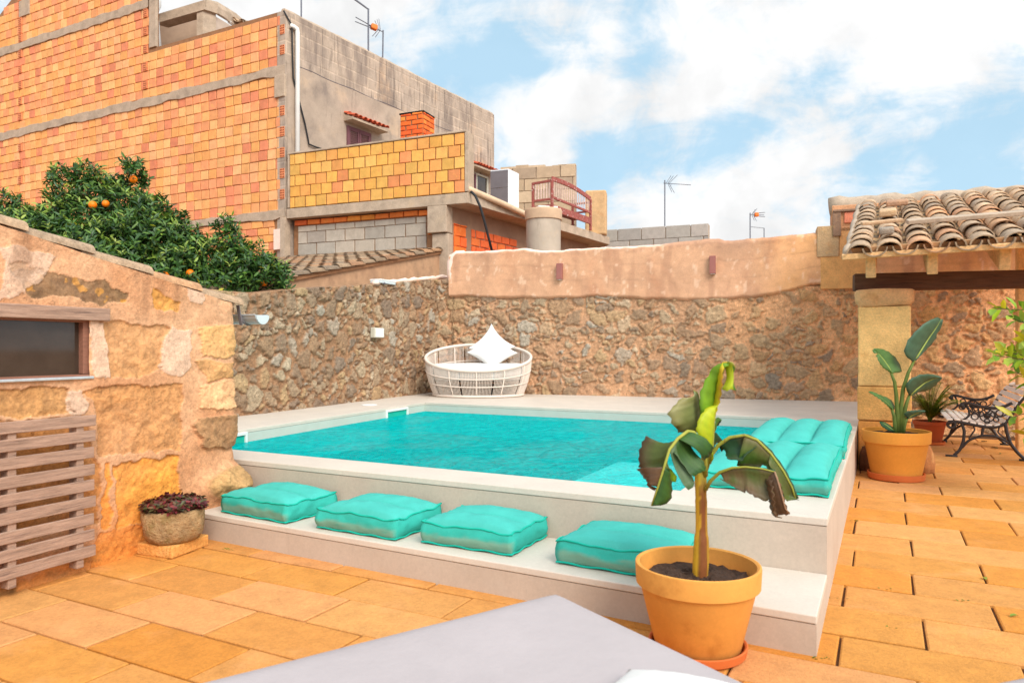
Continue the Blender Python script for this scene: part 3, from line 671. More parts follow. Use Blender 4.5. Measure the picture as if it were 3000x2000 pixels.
# ---------------------------------------------------------------- porch
def porch():
    t = thing('porch', 'lean-to porch roofed with old barrel tiles on a sandstone pillar', 'porch', V(4.3, 8.9, 0))
    base = FR + v * 5.32 + u * .012; pw, pd = .57, .5
    def pillar(base):
        m = MB(); rnd = random.Random(5)
        z = -.02
        for k, (h_, c) in enumerate(((.62, lin(222, 150, 76)), (.42, lin(226, 168, 98)), (.98, lin(236, 188, 122)))):
            f = .008 * (k % 2); cc = base + u * pw / 2 + v * pd / 2
            m.color(c); m.box(xy(cc, z + h_ / 2), xy(u, 0) * (pw / 2 + f), xy(v, 0) * (pd / 2 + f), (0, 0, h_ / 2 - .003)); z += h_
        m.build('pillar_shaft', mat['sandstone'], t, bevel=.02, segs=3)
        # capital: two rolled courses
        c = base + u * pw / 2 + v * pd / 2; prof = [(0, 2.0), (.5, 2.0), (.52, 2.03), (.575, 2.05), (.60, 2.085), (.59, 2.11), (.615, 2.13), (.605, 2.19), (.55, 2.205), (0, 2.21)]
        m = MB(); n = 48; rings = []
        for (r, z) in prof:
            ring = []
            for k in range(n):
                a = 2 * PI * k / n; ca, sa = math.cos(a), math.sin(a); kk = (abs(ca) ** 7 + abs(sa) ** 7) ** (-1 / 7)
                r2 = .5 + (r - .5) * .6 if r else 0; q = c + u * (r2 * pw * 1.02 * ca * kk) + v * (r2 * pd * 1.05 * sa * kk); ring.append(m.vert(xy(q, z + .006 * math.sin(3 * a + z * 40))))
            rings.append(ring)
        m.color(lin(226, 172, 122))
        m.c = [tuple(lin(226, 172, 122))] * len(m.v); m.usecol = True
        for A, B in zip(rings, rings[1:]):
            for k in range(n): m.f.append([A[k], A[(k + 1) % n], B[(k + 1) % n], B[k]])
        m.build('pillar_capital', mat['sandstone'], t, smooth=True)
    pillar(base); pillar(base + e2 * 3.2)
    # beam
    b0 = base + v * .25 - u * .06; m = MB(); a = xy(b0, 2.315); b = xy(b0 + e2 * 3.9, 2.28)
    m.bar(a, b, .24, .205); m.build('beam', mat['dark_wood'], t, bevel=.01)
    # roof plane: eave to wall
    E = Vector((3.86, 8.26, 2.545)); upd = Vector((v.x, v.y, .292)).normalized(); acd = Vector((e2.x, e2.y, .032)).normalized()
    # boarding under the tiles, battens, fascia
    m = MB(); Ln = 4.85; wd = 3.4; nn = acd.cross(upd); nn = nn if nn.z > 0 else -nn
    q = [E, E + acd * wd, E + acd * wd + upd * Ln, E + upd * Ln]
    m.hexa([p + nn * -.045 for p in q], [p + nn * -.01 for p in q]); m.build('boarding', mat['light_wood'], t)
    m = MB(); m.bar(E - acd * .06 + nn * .0 - upd * .03, E + acd * wd - upd * .03, .05, .06, nn); m.build('eave_board', mat['light_wood'], t, bevel=.005)
    for px in (2000, 2145, 2316, 2480, 2640):
        r = (px - CX) / F; s_ = (r * E.y - E.x) / (acd.x - r * acd.y)
        p = E + acd * s_ + upd * .16 - nn * .18
        m = MB(); m.bar(p, p + upd * 4.6, .11, .25, nn); m.build('rafter', mat['light_wood'], t, bevel=.012)
    m = MB(); pitch = .305; tile_field(m, E + acd * .13 - upd * .06 + nn * .0, upd, acd, 11, 11, pitch, .455, .135, .124, seed=4)
    m.build('roof_tiles', mat['roof_tile'], t, smooth=False)
    autosmooth(t.children[-1], 50)
    m = MB(); m.bar(E + acd * .02 + nn * .035 + upd * .04, E + acd * wd + nn * .035 + upd * .04, .05, .10, nn); m.build('mortar_bed', M('eave_mortar', lin(176, 132, 92), var=.25, vs=12, bump=.5), t)
    # verge: mortared edge on the left side
    m = MB(); pts = [E + acd * -.0 + upd * (k * .3) + nn * (.02 + .012 * math.sin(k * 2.3)) for k in range(17)]
    m.tube(pts, [.055 + .012 * math.sin(k * 1.7) for k in range(17)], 8); m.build('verge_mortar', mat['concrete'], t, smooth=True)
    return E, upd, acd, nn
E_, up_, ac_, nn_ = porch()
def on_roof(s_, k, h): return E_ + ac_ * s_ + up_ * k + nn_ * h
m = MB(); m.bar(on_roof(.62, .78, .235), on_roof(3.45, .78, .235), .16, .05, nn_)
setp(m.build('roof_plank', mat['concrete'], loc=on_roof(.62, .78, .2), bevel=.008), 'long weathered grey plank lying across the porch tiles near the eave', 'plank')
m = MB(); m.bar(on_roof(.12, .95, .235), on_roof(.58, 1.0, .235), .10, .04, nn_)
setp(m.build('roof_plank', mat['tan_board'], loc=on_roof(.2, .95, .2), bevel=.01), 'short pale board lying on the porch tiles at the left verge', 'plank')
for i, (s_, k, a, b, c_, lab) in enumerate(((.40, .42, .08, .08, .04, 'grey square stone resting on the lowest porch tiles'), (.42, 2.2, .11, .15, .045, 'tan flat stone lying on the porch tiles halfway up'), (.55, 3.3, .15, .13, .04, 'reddish flat stone lying on the porch tiles near the top'))):
    m = MB(); m.box(on_roof(s_, k, .2), ac_ * a, up_ * b, nn_ * c_); m.color(lin(176, 150, 120)) ; m.c = [tuple(lin(*((150, 136, 122), (192, 160, 126), (172, 134, 108))[i]))] * len(m.v); m.usecol = True
    setp(m.build('roof_stone', mat['sandstone'], loc=on_roof(s_, k, .15), bevel=.025, segs=3), lab, 'stone', 'loose stones on the porch tiles')

# post at the right picture edge
mb = MB(); mb.color(lin(232, 182, 122)); p = PD(2337, 900, 10.4); q = Vector((p.x, p.y))
mb.box(xy(q + u * .11 + v * .11, 1.5), xy(u, 0) * .11, xy(v, 0) * .11, (0, 0, 1.52))
setp(mb.build('post', mat['sandstone'], loc=xy(q + u * .11 + v * .11, 0), bevel=.02), 'slim pale ochre post behind the back of the iron bench', 'post')

# ---------------------------------------------------------------- shed
def shed():
    t = thing('stone_shed', 'low shed of patched sandstone and pink mortar with a tiled lean-to roof', 'shed', SH.P(1.0, 0))
    s1 = 1.80; rc = .1; arc = rc * PI / 2; send = s1 + arc + 1.2; s0 = -2.2
    ztop = lambda s: np.where(s < s1, 2.235 - .199 * s, 2.235 - .199 * s1 - .02 * 0)
    res = .0125
    ns = int((send - s0) / res); nz = int(2.3 / res)
    # denser where the photo looks, sparser towards the camera
    s = np.concatenate([np.linspace(s0, -.35, 60, endpoint=False), np.linspace(-.35, s1 + arc + .12, 330, endpoint=False), np.linspace(s1 + arc + .12, send, 30)])
    ns = len(s); f = np.linspace(0, 1, 300)[:, None]; Sg = s[None, :].repeat(300, 0); zt = ztop(s); z = -.03 + (zt + .03)[None, :] * f
    wx = (fbm(Sg * 9, z * 9, 5, 5) - .5) * .10; wz = (fbm(Sg * 9, z * 9, 6, 5) - .5) * .10
    def pm(pts): return inpoly(Sg + wx, z + wz, [SH.sz(px, py) for px, py in pts])
    n1 = fbm(Sg * 9, z * 9, 1, 5); n2 = fbm(Sg * 28, z * 28, 2, 4); n3 = fbm(Sg * 2.5, z * 2.5, 3, 4)
    pink = np.array(lin(212, 164, 126)); pinkd = np.array(lin(196, 138, 96)); pale = np.array(lin(216, 184, 160))
    low = (1 - sstep(.25, 1.1, z))
    a = np.clip(n3 * 1.5 - .35 + .45 * low, 0, 1)[..., None]
    c = pink * (1 - a) + pinkd * a; c = c * (.84 + .32 * n1)[..., None]
    h = .012 + .03 * (n3 - .5) + .012 * (n1 - .5) + .006 * (n2 - .5)
    blocks = [([(10, 612), (60, 608), (292, 664), (286, 692), (160, 690), (75, 684), (40, 662)], (118, 98, 72), -.006, .5),
              ([(237, 740), (366, 742), (388, 756), (374, 800), (362, 826), (372, 856), (252, 870)], (190, 148, 102), -.014, .15),
              ([(452, 750), (530, 747), (535, 815), (460, 822)], (206, 168, 112), .012, .12),
              ([(447, 832), (532, 828), (532, 868), (470, 872)], (196, 156, 104), .012, .15),
              ([(455, 880), (540, 872), (542, 932), (452, 938)], (216, 176, 134), .014, .05),
              ([(193, 892), (300, 884), (416, 884), (412, 1038), (300, 1042), (232, 1046), (222, 950)], (188, 142, 94), -.014, .2),
              ([(260, 1062), (410, 1048), (414, 1168), (340, 1192), (264, 1218)], (214, 150, 66), -.014, .05),
              ([(-200, 893), (165, 890), (172, 950), (-200, 960)], (172, 132, 80), -.014, .2),
              ([(-300, 970), (190, 960), (226, 1060), (226, 1200), (-300, 1330)], (178, 126, 70), -.012, .2),
              ([(444, 962), (536, 950), (540, 1022), (450, 1030)], (158, 126, 92), .03, .3),
              ([(345, 664), (412, 690), (404, 716), (352, 706)], (200, 150, 80), -.008, .1),
              ([(238, 1060), (252, 1060), (252, 1210), (232, 1215)], (216, 146, 60), -.01, .0),
              ([(225, 1225), (330, 1200), (330, 1290), (200, 1320)], (206, 142, 80), -.008, .1)]
    for pts, col, dh, dark in blocks:
        mk = pm(pts); k = mk.astype(float)[..., None]
        cb = np.array(lin(min(255, col[0] * 1.06), col[1], col[2] * .96)) * (.62 + .45 * n1 + .35 * n2)[..., None]
        dk = (sstep(.52, .66, fbm(Sg * 14, z * 14, 77, 4)) * dark)[..., None]; cb = cb * (1 - dk) + np.array(lin(84, 66, 50)) * dk
        yl = (sstep(.62, .68, fbm(Sg * 17, z * 17, 99, 3)) * (.6 if dark > .3 else .0))[..., None]; cb = cb * (1 - yl) + np.array(lin(226, 158, 52)) * yl
        k = k * (.72 + .28 * np.clip(n3 * 2 - .4, 0, 1))[..., None]; c = c * (1 - k) + cb * k; h = np.where(mk, h + dh + .012 * (n1 - .5) + .010 * (n2 - .5), h)
    for pts in ([(200, 738), (236, 738), (250, 870), (212, 866)], [(392, 748), (436, 760), (440, 850), (400, 868), (360, 850), (372, 800)], [(430, 650), (470, 655), (460, 700), (436, 690)], [(165, 895), (192, 890), (190, 955), (160, 955)], [(0, 560), (120, 590), (90, 640), (0, 690)]):
        mk = pm(pts); k = mk.astype(float)[..., None]; k = k * .75; c = c * (1 - k) + pale * (.88 + .2 * n1)[..., None] * k; h = np.where(mk, h + .006, h)
    # dark water stains under the roof edge and orange bleeding at the foot
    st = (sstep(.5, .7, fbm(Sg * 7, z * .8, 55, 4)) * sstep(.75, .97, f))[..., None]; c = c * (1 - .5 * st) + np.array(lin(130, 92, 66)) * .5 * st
    st = (sstep(.45, .6, fbm(Sg * 2.2, z * 3, 65, 4)) * (1 - sstep(.05, .5, z)))[..., None]; c = c * (1 - .7 * st) + np.array(lin(200, 124, 44)) * .7 * st
    st = (sstep(.5, .62, fbm(Sg * 5, z * 8, 66, 4)) * (1 - sstep(.0, .14, z)))[..., None]; c = c * (1 - .7 * st) + np.array(lin(110, 84, 52)) * .7 * st
    # cracks between mortar and stone, chipped mortar
    cr = np.abs(fbm(Sg * 3.2, z * 3.2, 123, 4) - .5); crm = ((cr < .0018) & (n3 > .5))[..., None]; c = np.where(crm, c * .6, c)
    # rough quoins at the corner and the big boulder at its foot
    q = sstep(s1 - .42, s1 - .2, Sg); h = h + q * (.075 * (fbm(Sg * 3, z * 4.2, 14, 3) - .35))
    bs, bz = SH.sz(520, 1105)
    g = np.exp(-(((Sg - s1 - .02) / .26) ** 2 + ((z - bz) / .13) ** 2) ** 1.5); h = h + .16 * g + g * (.16 * (n1 - .5) + .12 * (fbm(Sg * 5, z * 8, 71, 3) - .5))
    k = sstep(.25, .45, g + (n1 - .5) * .3)[..., None]; c = c * (1 - k) + (np.array(lin(176, 138, 92)) * (.55 + .5 * n1 + .5 * n2)[..., None]) * k
    # position along the path with the rounded corner
    d0 = np.array(w); nrm0 = np.array(wn); A = np.array(SH.A)
    ang = np.clip((Sg - s1) / rc, 0, PI / 2); straight = np.minimum(Sg, s1); tail = np.maximum(Sg - s1 - arc, 0)
    cx = A + d0 * s1 - nrm0 * rc
    nd = nrm0 * np.cos(ang)[..., None] + d0 * np.sin(ang)[..., None]
    base = np.where((Sg < s1)[..., None], A + d0 * straight[..., None], cx + nd * rc - nrm0 * tail[..., None])
    P2 = base + nd * h[..., None]; P = np.concatenate([P2, z[..., None]], -1)
    fc = grid_faces(300, ns)
    # window opening
    ws0, wz1 = SH.sz(-95, 730); ws1 = SH.sz(203, 800)[0]; wz0, wz1 = 1.30, 1.688
    sc = (Sg.ravel()[fc]).mean(1); zc = (z.ravel()[fc]).mean(1)
    fc = fc[~((sc > ws0) & (sc < ws1) & (zc > wz0) & (zc < wz1))]
    mesh_np('wall', P.reshape(-1, 3), fc, mat['shed_wall'], t, c.reshape(-1, 3), True)
    # reveal, frame, glass, lintel
    m = MB(); dx = xy(SH.d, 0); dn = xy(SH.n, 0)
    wc = (ws0 + ws1) / 2; hw = (ws1 - ws0) / 2; hz = (wz1 - wz0) / 2; zc_ = (wz0 + wz1) / 2
    win = MB(); fw = .032
    win.box(SH.P(wc, wz1 - fw / 2 + .02, -.035), dx * (hw + .03), dn * .03, (0, 0, fw / 2 + .01)); win.box(SH.P(wc, wz0 + fw / 2 - .015, -.03), dx * (hw + .03), dn * .04, (0, 0, fw / 2))
    for sgn in (-1, 1): win.box(SH.P(wc + sgn * (hw - fw / 2 + .01), zc_, -.037), dx * (fw / 2 + .01), dn * .03, (0, 0, hz - fw + .012))
    o = win.build('window', mat['frame_wood'], t, bevel=.004)
    m = MB(); m.box(SH.P(wc, zc_, -.055), dx * (hw - .01), dn * .004, (0, 0, hz - .01)); m.build('pane', mat['glass'], o)
    m = MB(); m.box(SH.P(wc, wz0 - .004, .002), dx * (hw + .02), dn * .03, (0, 0, .009)); m.build('sill', mat['zinc'], o, bevel=.004)
    m = MB(); ls1 = SH.sz(243, 720)[0]; m.box(SH.P((ls1 - 1.2) / 2, 1.722, .018), dx * (ls1 + 1.2) / 2, dn * .03, (0, 0, .043)); m.build('lintel', mat['old_wood'], t, bevel=.006)
    # roof
    dn3 = Vector((w.x, w.y, -.199)).normalized(); ac = Vector((-wn.x, -wn.y, 0)); O = SH.P(1.97, 2.235 - .199 * 1.97 - .005, -.085)
    m = MB(); 
    m.hexa([O + dn3 * .0 - V(0, 0, .04), O - dn3 * 4.4 - V(0, 0, .04), O - dn3 * 4.4 + ac * 2.6 - V(0, 0, .04), O + ac * 2.6 - V(0, 0, .04)],
           [O, O - dn3 * 4.4, O - dn3 * 4.4 + ac * 2.6, O + ac * 2.6]); m.build('roof_deck', mat['mortar'], t)
    m = MB(); tile_field(m, O + ac * .0 + dn3 * .0 - V(0, 0, .02), -dn3, ac, 8, 11, .25, .46, .10, .086, seed=9, Lt=.56, jit=.006, tone=.8); o = m.build('roof_tiles', mat['roof_tile'], t); autosmooth(o, 50)
    # gutter along the eave, end cap towards the camera
    ge = SH.P(2.10, 1.775, .10); m = MB(); K = 8; r = .075
    def half(c, r): return [c + dx * (math.cos(PI * k / K) * r) - V(0, 0, 1) * (math.sin(PI * k / K) * r) for k in range(K + 1)]
    A0, A1 = half(ge, r), half(ge + ac * 2.6, r); B0, B1 = half(ge, r - .006), half(ge + ac * 2.6, r - .006)
    ia = [[m.vert(p) for p in L_] for L_ in (A0, A1, B0, B1)]
    for k in range(K):
        m.f += [[ia[0][k], ia[0][k + 1], ia[1][k + 1], ia[1][k]], [ia[2][k + 1], ia[2][k], ia[3][k], ia[3][k + 1]], [ia[0][k], ia[2][k], ia[2][k + 1], ia[0][k + 1]]]
    for k in (0, K): m.tube([A0[k], A1[k]], .009, 6)
    o = m.build('gutter', mat['zinc'], t)
    m = MB(); cap = half(ge - ac * .006, r + .004); m.f.append([m.vert(p) for p in cap]); m.f.append([m.vert(p - ac * .012) for p in cap][::-1]); n = K + 1
    for k in range(n): m.f.append([k, (k + 1) % n, n + (n - 1 - (k + 1) % n), n + (n - 1 - k)])
    m.build('end_cap', mat['blue_grey'], o)
    m = MB(); m.bar(SH.P(1.98, 1.86, -.05), SH.P(2.02, 1.69, -.05), .03, .01); m.tube([p + ac * .15 for p in half(ge, r + .006)], .008, 6); m.build('bracket', mat['dark_panel'], o)
    return t
shed()

# slatted timber panel against the shed
def slat_panel():
    Lp = Line(SH.P(0, 0, .09).xy, w)
    t = thing('slat_panel', 'weathered grey timber slat panel leaning on the shed wall below its window', 'slat panel', Lp.P(-.2, 0))
    sR = .525; rnd = random.Random(2); dx = xy(w, 0)
    tops = [(952, 965)]; zs = np.linspace(1.02, .155, 9)
    for i, zc in enumerate(zs):
        m = MB(); a = Lp.P(-1.35, zc + .012 + rnd.uniform(-.006, .006), .028); b = Lp.P(sR + rnd.uniform(-.012, .008), zc + rnd.uniform(-.006, .006), .028)
        m.bar(a, b, .02, .072); m.build('slat', mat['old_wood'], t, bevel=.004)
        m = t.children[-1]; 
    for s_ in (-1.2, -.42, .0, .43):
        m = MB(); m.bar(Lp.P(s_, .02 if s_ < 0 else .06, -.012), Lp.P(s_, 1.05, -.012), .075, .05, dx); m.build('batten', mat['old_wood'], t, bevel=.004)
slat_panel()

# stone block and planter
A_, B_, C_ = GP(313, 1273), GP(395, 1284), GP(480, 1252); D_ = A_ + C_ - B_
mb = MB(); mb.color(lin(222, 158, 84)); mb.hexa([A_, B_, C_, D_], [p + V(0, 0, .085) for p in (A_, B_, C_, D_)])
setp(mb.build('stone_block', mat['sandstone'], loc=(A_ + C_) / 2, bevel=.012, segs=3), 'low ochre sandstone block on the paving under the trough of red succulents', 'stone block')
def leaf_mesh(name, base, dirs, ups, Ls, Ws, cols, mt, parent=None, fold=.25, loc=(0, 0, 0), curl=.12):
    base = np.asarray(base); d = np.asarray(dirs, float); d /= np.linalg.norm(d, axis=1, keepdims=True)
    up = np.asarray(ups, float); sd_ = np.cross(d, up); sd_ /= np.linalg.norm(sd_, axis=1, keepdims=True) + 1e-9; nn = np.cross(sd_, d)
    Ls = np.asarray(Ls)[:, None]; Ws = np.asarray(Ws)[:, None]
    T = [(0, 0, 0), (.3, -.42, 1), (.3, 0, 0), (.3, .42, 1), (.68, -.4, 1), (.68, 0, 0), (.68, .4, 1), (1, 0, 0)]
    n = len(base); vv = np.zeros((n, 8, 3)); cc = np.zeros((n, 8, 3))
    for k, (a, b, c) in enumerate(T):
        vv[:, k] = base + d * (a * Ls) + sd_ * (b * Ws) + nn * (c * abs(b) * Ws * fold * 2 - curl * Ls * a * a)
        cc[:, k] = np.asarray(cols)
    o = np.arange(n)[:, None] * 8
    tri = np.array([[0, 2, 1, 1], [0, 3, 2, 2], [1, 2, 5, 4], [2, 3, 6, 5], [4, 5, 7, 7], [5, 6, 7, 7]])
    q = (o[:, :, None] + tri[None]).reshape(-1, 4)
    faces = [list(dict.fromkeys(r)) for r in q.tolist()]
    return mesh_np(name, vv.reshape(-1, 3), faces, mt, parent, cc.reshape(-1, 3), True, loc)
def planter():
    c = Vector((-2.475, 5.26, .086)); t = thing('stone_planter', 'rough round stone trough filled with dark red succulents', 'planter', c)
    m = MB(); jit = lambda a, z: .05 * math.sin(2 * a + .5) + .045 * math.sin(3 * a + 1 + z * 8) + .025 * math.sin(7 * a + z * 30) + .02 * math.sin(13 * a + z * 55) + .012 * math.sin(23 * a + z * 90)
    prof = [(0, 0), (.13, 0), (.16, .02), (.185, .06), (.195, .12), (.197, .18), (.2, .225), (.19, .24), (.172, .235), (.165, .2), (0, .19)]
    m.lathe(c, prof, 64, 1, 1, jit); m.build('trough', M('trough_stone', lin(172, 140, 100), var=.35, vs=14, bump=1., bs=38, bd=.03, stains=((9, .5, .66, lin(124, 104, 52), .6), (30, .6, .7, lin(80, 62, 46), .5), (4, .58, .7, lin(205, 170, 130), .5))), t, smooth=True)
    m = MB(); m.lathe(c, [(0, .205), (.165, .2)], 24); m.build('soil', mat['soil'], t)
    rs = np.random.RandomState(4); B, D, U, L_, W_, C = [], [], [], [], [], []
    for k in range(190):
        a = rs.rand() * 2 * PI; r = .21 * math.sqrt(rs.rand()); hh = .26 + .085 * rs.rand() * (1 - r / .3); p = c + V(r * math.cos(a) * 1.05, r * math.sin(a), hh)
        ax = V(math.cos(a) * r * 3, math.sin(a) * r * 3, .8).normalized()
        for j in range(9):
            b = 2 * PI * j / 9 + rs.rand(); q = ax.orthogonal().normalized(); q2 = ax.cross(q); dd = (q * math.cos(b) + q2 * math.sin(b)) * .8 + ax * rs.uniform(.1, .7)
            B.append(p - ax * .012 * (j % 3)); D.append(dd); U.append(ax); L_.append(rs.uniform(.026, .05)); W_.append(rs.uniform(.018, .028))
            C.append(np.array([lin(128, 52, 58), lin(150, 66, 62), lin(96, 48, 52), lin(112, 84, 58), lin(86, 84, 50)][rs.randint(5)]) * rs.uniform(.5, 1.1))
    leaf_mesh('succulents', B, D, U, L_, W_, C, mat['leaf'], t, fold=.15)
planter()

# ---------------------------------------------------------------- cushions
TQ = np.array((.06, .415, .36)); FADE = np.array(lin(158, 150, 122))
def cushion_mesh(wd, dp, h, nx, ny, seed, fade=.5, pk=.36):
    n1 = 14 * nx + 1; n2 = 14 * ny + 1; n1 = max(n1, 29); n2 = max(n2, 29)
    x = np.linspace(-1, 1, n1); y = np.linspace(-1, 1, n2); Xg, Yg = np.meshgrid(x, y)
    def shape(X, Y):
        px = X * wd / 2 * (1 - .025 * (1 - np.abs(Y) ** 3) * np.abs(X) ** 2 + .004 * np.sin(9 * Y + seed)); py = Y * dp / 2 * (1 - .025 * (1 - np.abs(X) ** 3) * np.abs(Y) ** 2 + .004 * np.sin(8 * X + seed * 2)); return px, py
    px, py = shape(Xg, Yg)
    fx = np.abs(np.sin((Xg + 1) / 2 * nx * PI)); fy = np.abs(np.sin((Yg + 1) / 2 * ny * PI))
    puff = (fx * fy) ** .42; nz = fbm(Xg * 4 + seed, Yg * 4, seed, 3) - .5; wr = fbm(Xg * 12 + seed, Yg * 12, seed + 3, 3) - .5
    ez = .78 * h + .007 * np.sin(5 * Xg + seed) * (np.abs(Yg) > .98) + .006 * np.sin(6 * Yg + seed) * (np.abs(Xg) > .98)
    zt = ez + pk * h * puff + .10 * h * nz * puff + .05 * h * wr
    v_ = [np.stack([px, py, zt], -1).reshape(-1, 3)]; cl = [np.tile(TQ, (n1 * n2, 1)) * (1 + .15 * nz.reshape(-1, 1))]
    f = grid_faces(n2, n1).tolist()
    # perimeter indices of the top
    per = [j for j in range(n1)] + [i * n1 + n1 - 1 for i in range(1, n2)] + [(n2 - 1) * n1 + j for j in range(n1 - 2, -1, -1)] + [i * n1 for i in range(n2 - 2, 0, -1)]
    P0 = v_[0][per]; m = len(per); K = 9; base_i = n1 * n2; prev = per
    cen = np.array([0, 0]); acc = np.cumsum(np.r_[0, np.linalg.norm(np.diff(P0[:, :2], axis=0), axis=1)])
    nrm = np.stack([np.sign(P0[:, 0]) * (np.abs(P0[:, 0]) / (wd / 2) > np.abs(P0[:, 1]) / (dp / 2)), np.sign(P0[:, 1]) * (np.abs(P0[:, 1]) / (dp / 2) >= np.abs(P0[:, 0]) / (wd / 2))], -1)
    for k in range(1, K + 1):
        q = k / K; z = P0[:, 2] * (1 - q) + .012 * q
        wn_ = fbm(acc * 14, np.full(m, q * 3), seed + 7, 3) - .5; wl = fbm(acc * 5, np.full(m, q), seed + 8, 2) - .5
        out = .022 * math.sin(PI * q) * 1 + .022 * wn_ * math.sin(PI * q) + .02 * wl * math.sin(PI * q)
        ring = np.stack([P0[:, 0] + nrm[:, 0] * out, P0[:, 1] + nrm[:, 1] * out, z + .01 * wn_ * math.sin(PI * q)], -1)
        v_.append(ring); ids = [base_i + i for i in range(m)]; base_i += m
        fd = fade * (nrm[:, 1] < 0) * sstep(.38, .62, q + (fbm(acc * 9, np.full(m, q * 6), seed + 20, 4) - .5) * .55) * (.8 + .2 * wl)
        cl.append(TQ * (1 - fd[:, None]) * np.array([.55, .92, .88]) + FADE * fd[:, None])  # sides deeper than the top: their weaker light is put into the turquoise
        for i in range(m): f.append([prev[i], ids[i], ids[(i + 1) % m], prev[(i + 1) % m]][::-1])
        prev = ids
    f.append(prev[::-1][::-1])
    return np.concatenate(v_), f, np.concatenate(cl), P0, v_[-1]
def make_cushion(name, label, cat, group, wd, dp, h, nx, ny, seed, fade, pk=.36):
    r = thing(name, label, cat, (0, 0, 0), group)
    v_, f, c, top, bot = cushion_mesh(wd, dp, h, nx, ny, seed, fade, pk)
    o = mesh_np('cover', v_, f, mat['turquoise'], r, c, True)
    bm = bmesh.new(); bm.from_mesh(o.data); bmesh.ops.recalc_face_normals(bm, faces=bm.faces); bm.to_mesh(o.data); bm.free()
    for rg in (top, bot):
        m = MB(); pts = [Vector(p) * 1.0 + V(p[0] * .012, p[1] * .012, .004 * math.sin(i * .7)) for i, p in enumerate(rg)]; m.tube(pts, .0065, 6, closed=True); m.build('piping', mat['pipe_cloth'], o, smooth=True)
    return r
HD = lambda d: math.atan2(d.y, d.x)
GRP = 'turquoise floor cushions on the pool step'
cush = [((531, 1172), (676, 1201), .72, .50, 'turquoise floor cushion on the pool step beside the shed corner'),
        ((738, 1211), (907, 1240), .70, .53, 'turquoise floor cushion second along the pool step from the shed'),
        ((971, 1247), (1170, 1277), .67, .51, 'turquoise floor cushion second along the pool step from the banana pot'),
        ((1282, 1293), (1460, 1324), .74, .51, 'turquoise floor cushion on the pool step half hidden by the banana pot')]
for i, (a, b, wd, dp, lab) in enumerate(cush):
    p, q = GP(*a, SZ), GP(*b, SZ); d = (q - p).xy.normalized(); d = (d * .6 + u * .4).normalized(); n_ = Vector((-d.y, d.x))
    c = p.xy + d * wd / 2 + n_ * dp / 2
    over = (c + n_ * dp / 2 - d * wd * .5 - FR).dot(v); over = max(over, (c + n_ * dp / 2 + d * wd * .5 - FR).dot(v))
    if over > -.02: c = c - v * (over + .02)
    r = make_cushion('floor_cushion', lab, 'floor cushion', GRP, wd, dp, .178, 1, 2, 3 + i * 5, .55)
    r.location = xy(c, SZ + .001); r.rotation_euler = (0, 0, HD(d))
# two sun mattresses on the right coping
for i, (k0, dp, lab, sd_) in enumerate(((.60, 1.68, 'turquoise tufted sun mattress on the right pool edge, nearer one', 40), (2.44, 2.08, 'turquoise tufted sun mattress on the right pool edge, farther one behind the other', 51))):
    r = make_cushion('sun_mattress', lab, 'sun mattress', 'turquoise sun mattresses on the pool edge', .84, dp, .15, 3, 1, sd_, .25, .6)
    c = FR - u * .455 + v * (k0 + dp / 2); r.location = xy(c, DZ + .001); r.rotation_euler = (0, 0, HD(u) + (.0, .015)[i])

# ---------------------------------------------------------------- daybed
def daybed():
    c = Vector((-.68, 14.52, DZ)); t = thing('round_daybed', 'round white daybed woven of vertical cords in the corner behind the pool', 'daybed', c)
    def pos(a, q):
        rx = .905 + .16 * math.sin(min(1, q * 1.1) * PI / 2) + .0 ; ry = .70 + .13 * math.sin(min(1, q * 1.1) * PI / 2)
        zr = .78 + .255 * math.sin(a); zr = max(zr, .52)
        return c + V(rx * math.cos(a), ry * math.sin(a), .03 + (zr - .03) * q)
    n = 220
    m = MB()
    for k in range(n):
        a = 2 * PI * k / n
        if k % 22 == 0: continue
        m.tube([pos(a, q) for q in (0, .2, .4, .6, .8, 1)], .0066, 4, cap=False)
    m.build('cord_weave', mat['cord'], t, smooth=True)
    m = MB()
    for k in range(12): m.tube([pos(2 * PI * k / 12, q) for q in np.linspace(0, 1, 8)], .013, 6)
    for q in (.36, .66): m.tube([pos(2 * PI * k / 96, q) + (pos(2 * PI * k / 96, q) - c).normalized() * .006 for k in range(96)], .0115, 6, closed=True)
    m.build('frame', mat['cord'], t, smooth=True)
    m = MB(); m.tube([pos(2 * PI * k / 96, 1) for k in range(96)], .03, 10, closed=True); m.build('rim', mat['cord'], t, smooth=True)
    m = MB(); m.tube([pos(2 * PI * k / 96, 0) for k in range(96)], .026, 8, closed=True); m.build('base_ring', mat['cord'], t, smooth=True)
    m = MB(); m.lathe(c, [(0, .28), (.97, .28), (.97, .31), (0, .312)], 48, 1, .77); m.build('base_board', M('weave_board', lin(120, 92, 74), var=.2), t)
    m = MB(); m.lathe(c, [(0, .33), (.9, .33), (.985, .36), (1.0, .46), (.995, .56), (.96, .615), (.85, .65), (0, .665)], 64, 1, .785); m.build('mattress', mat['white_cloth'], t, smooth=True)
    return c
dbc = daybed()
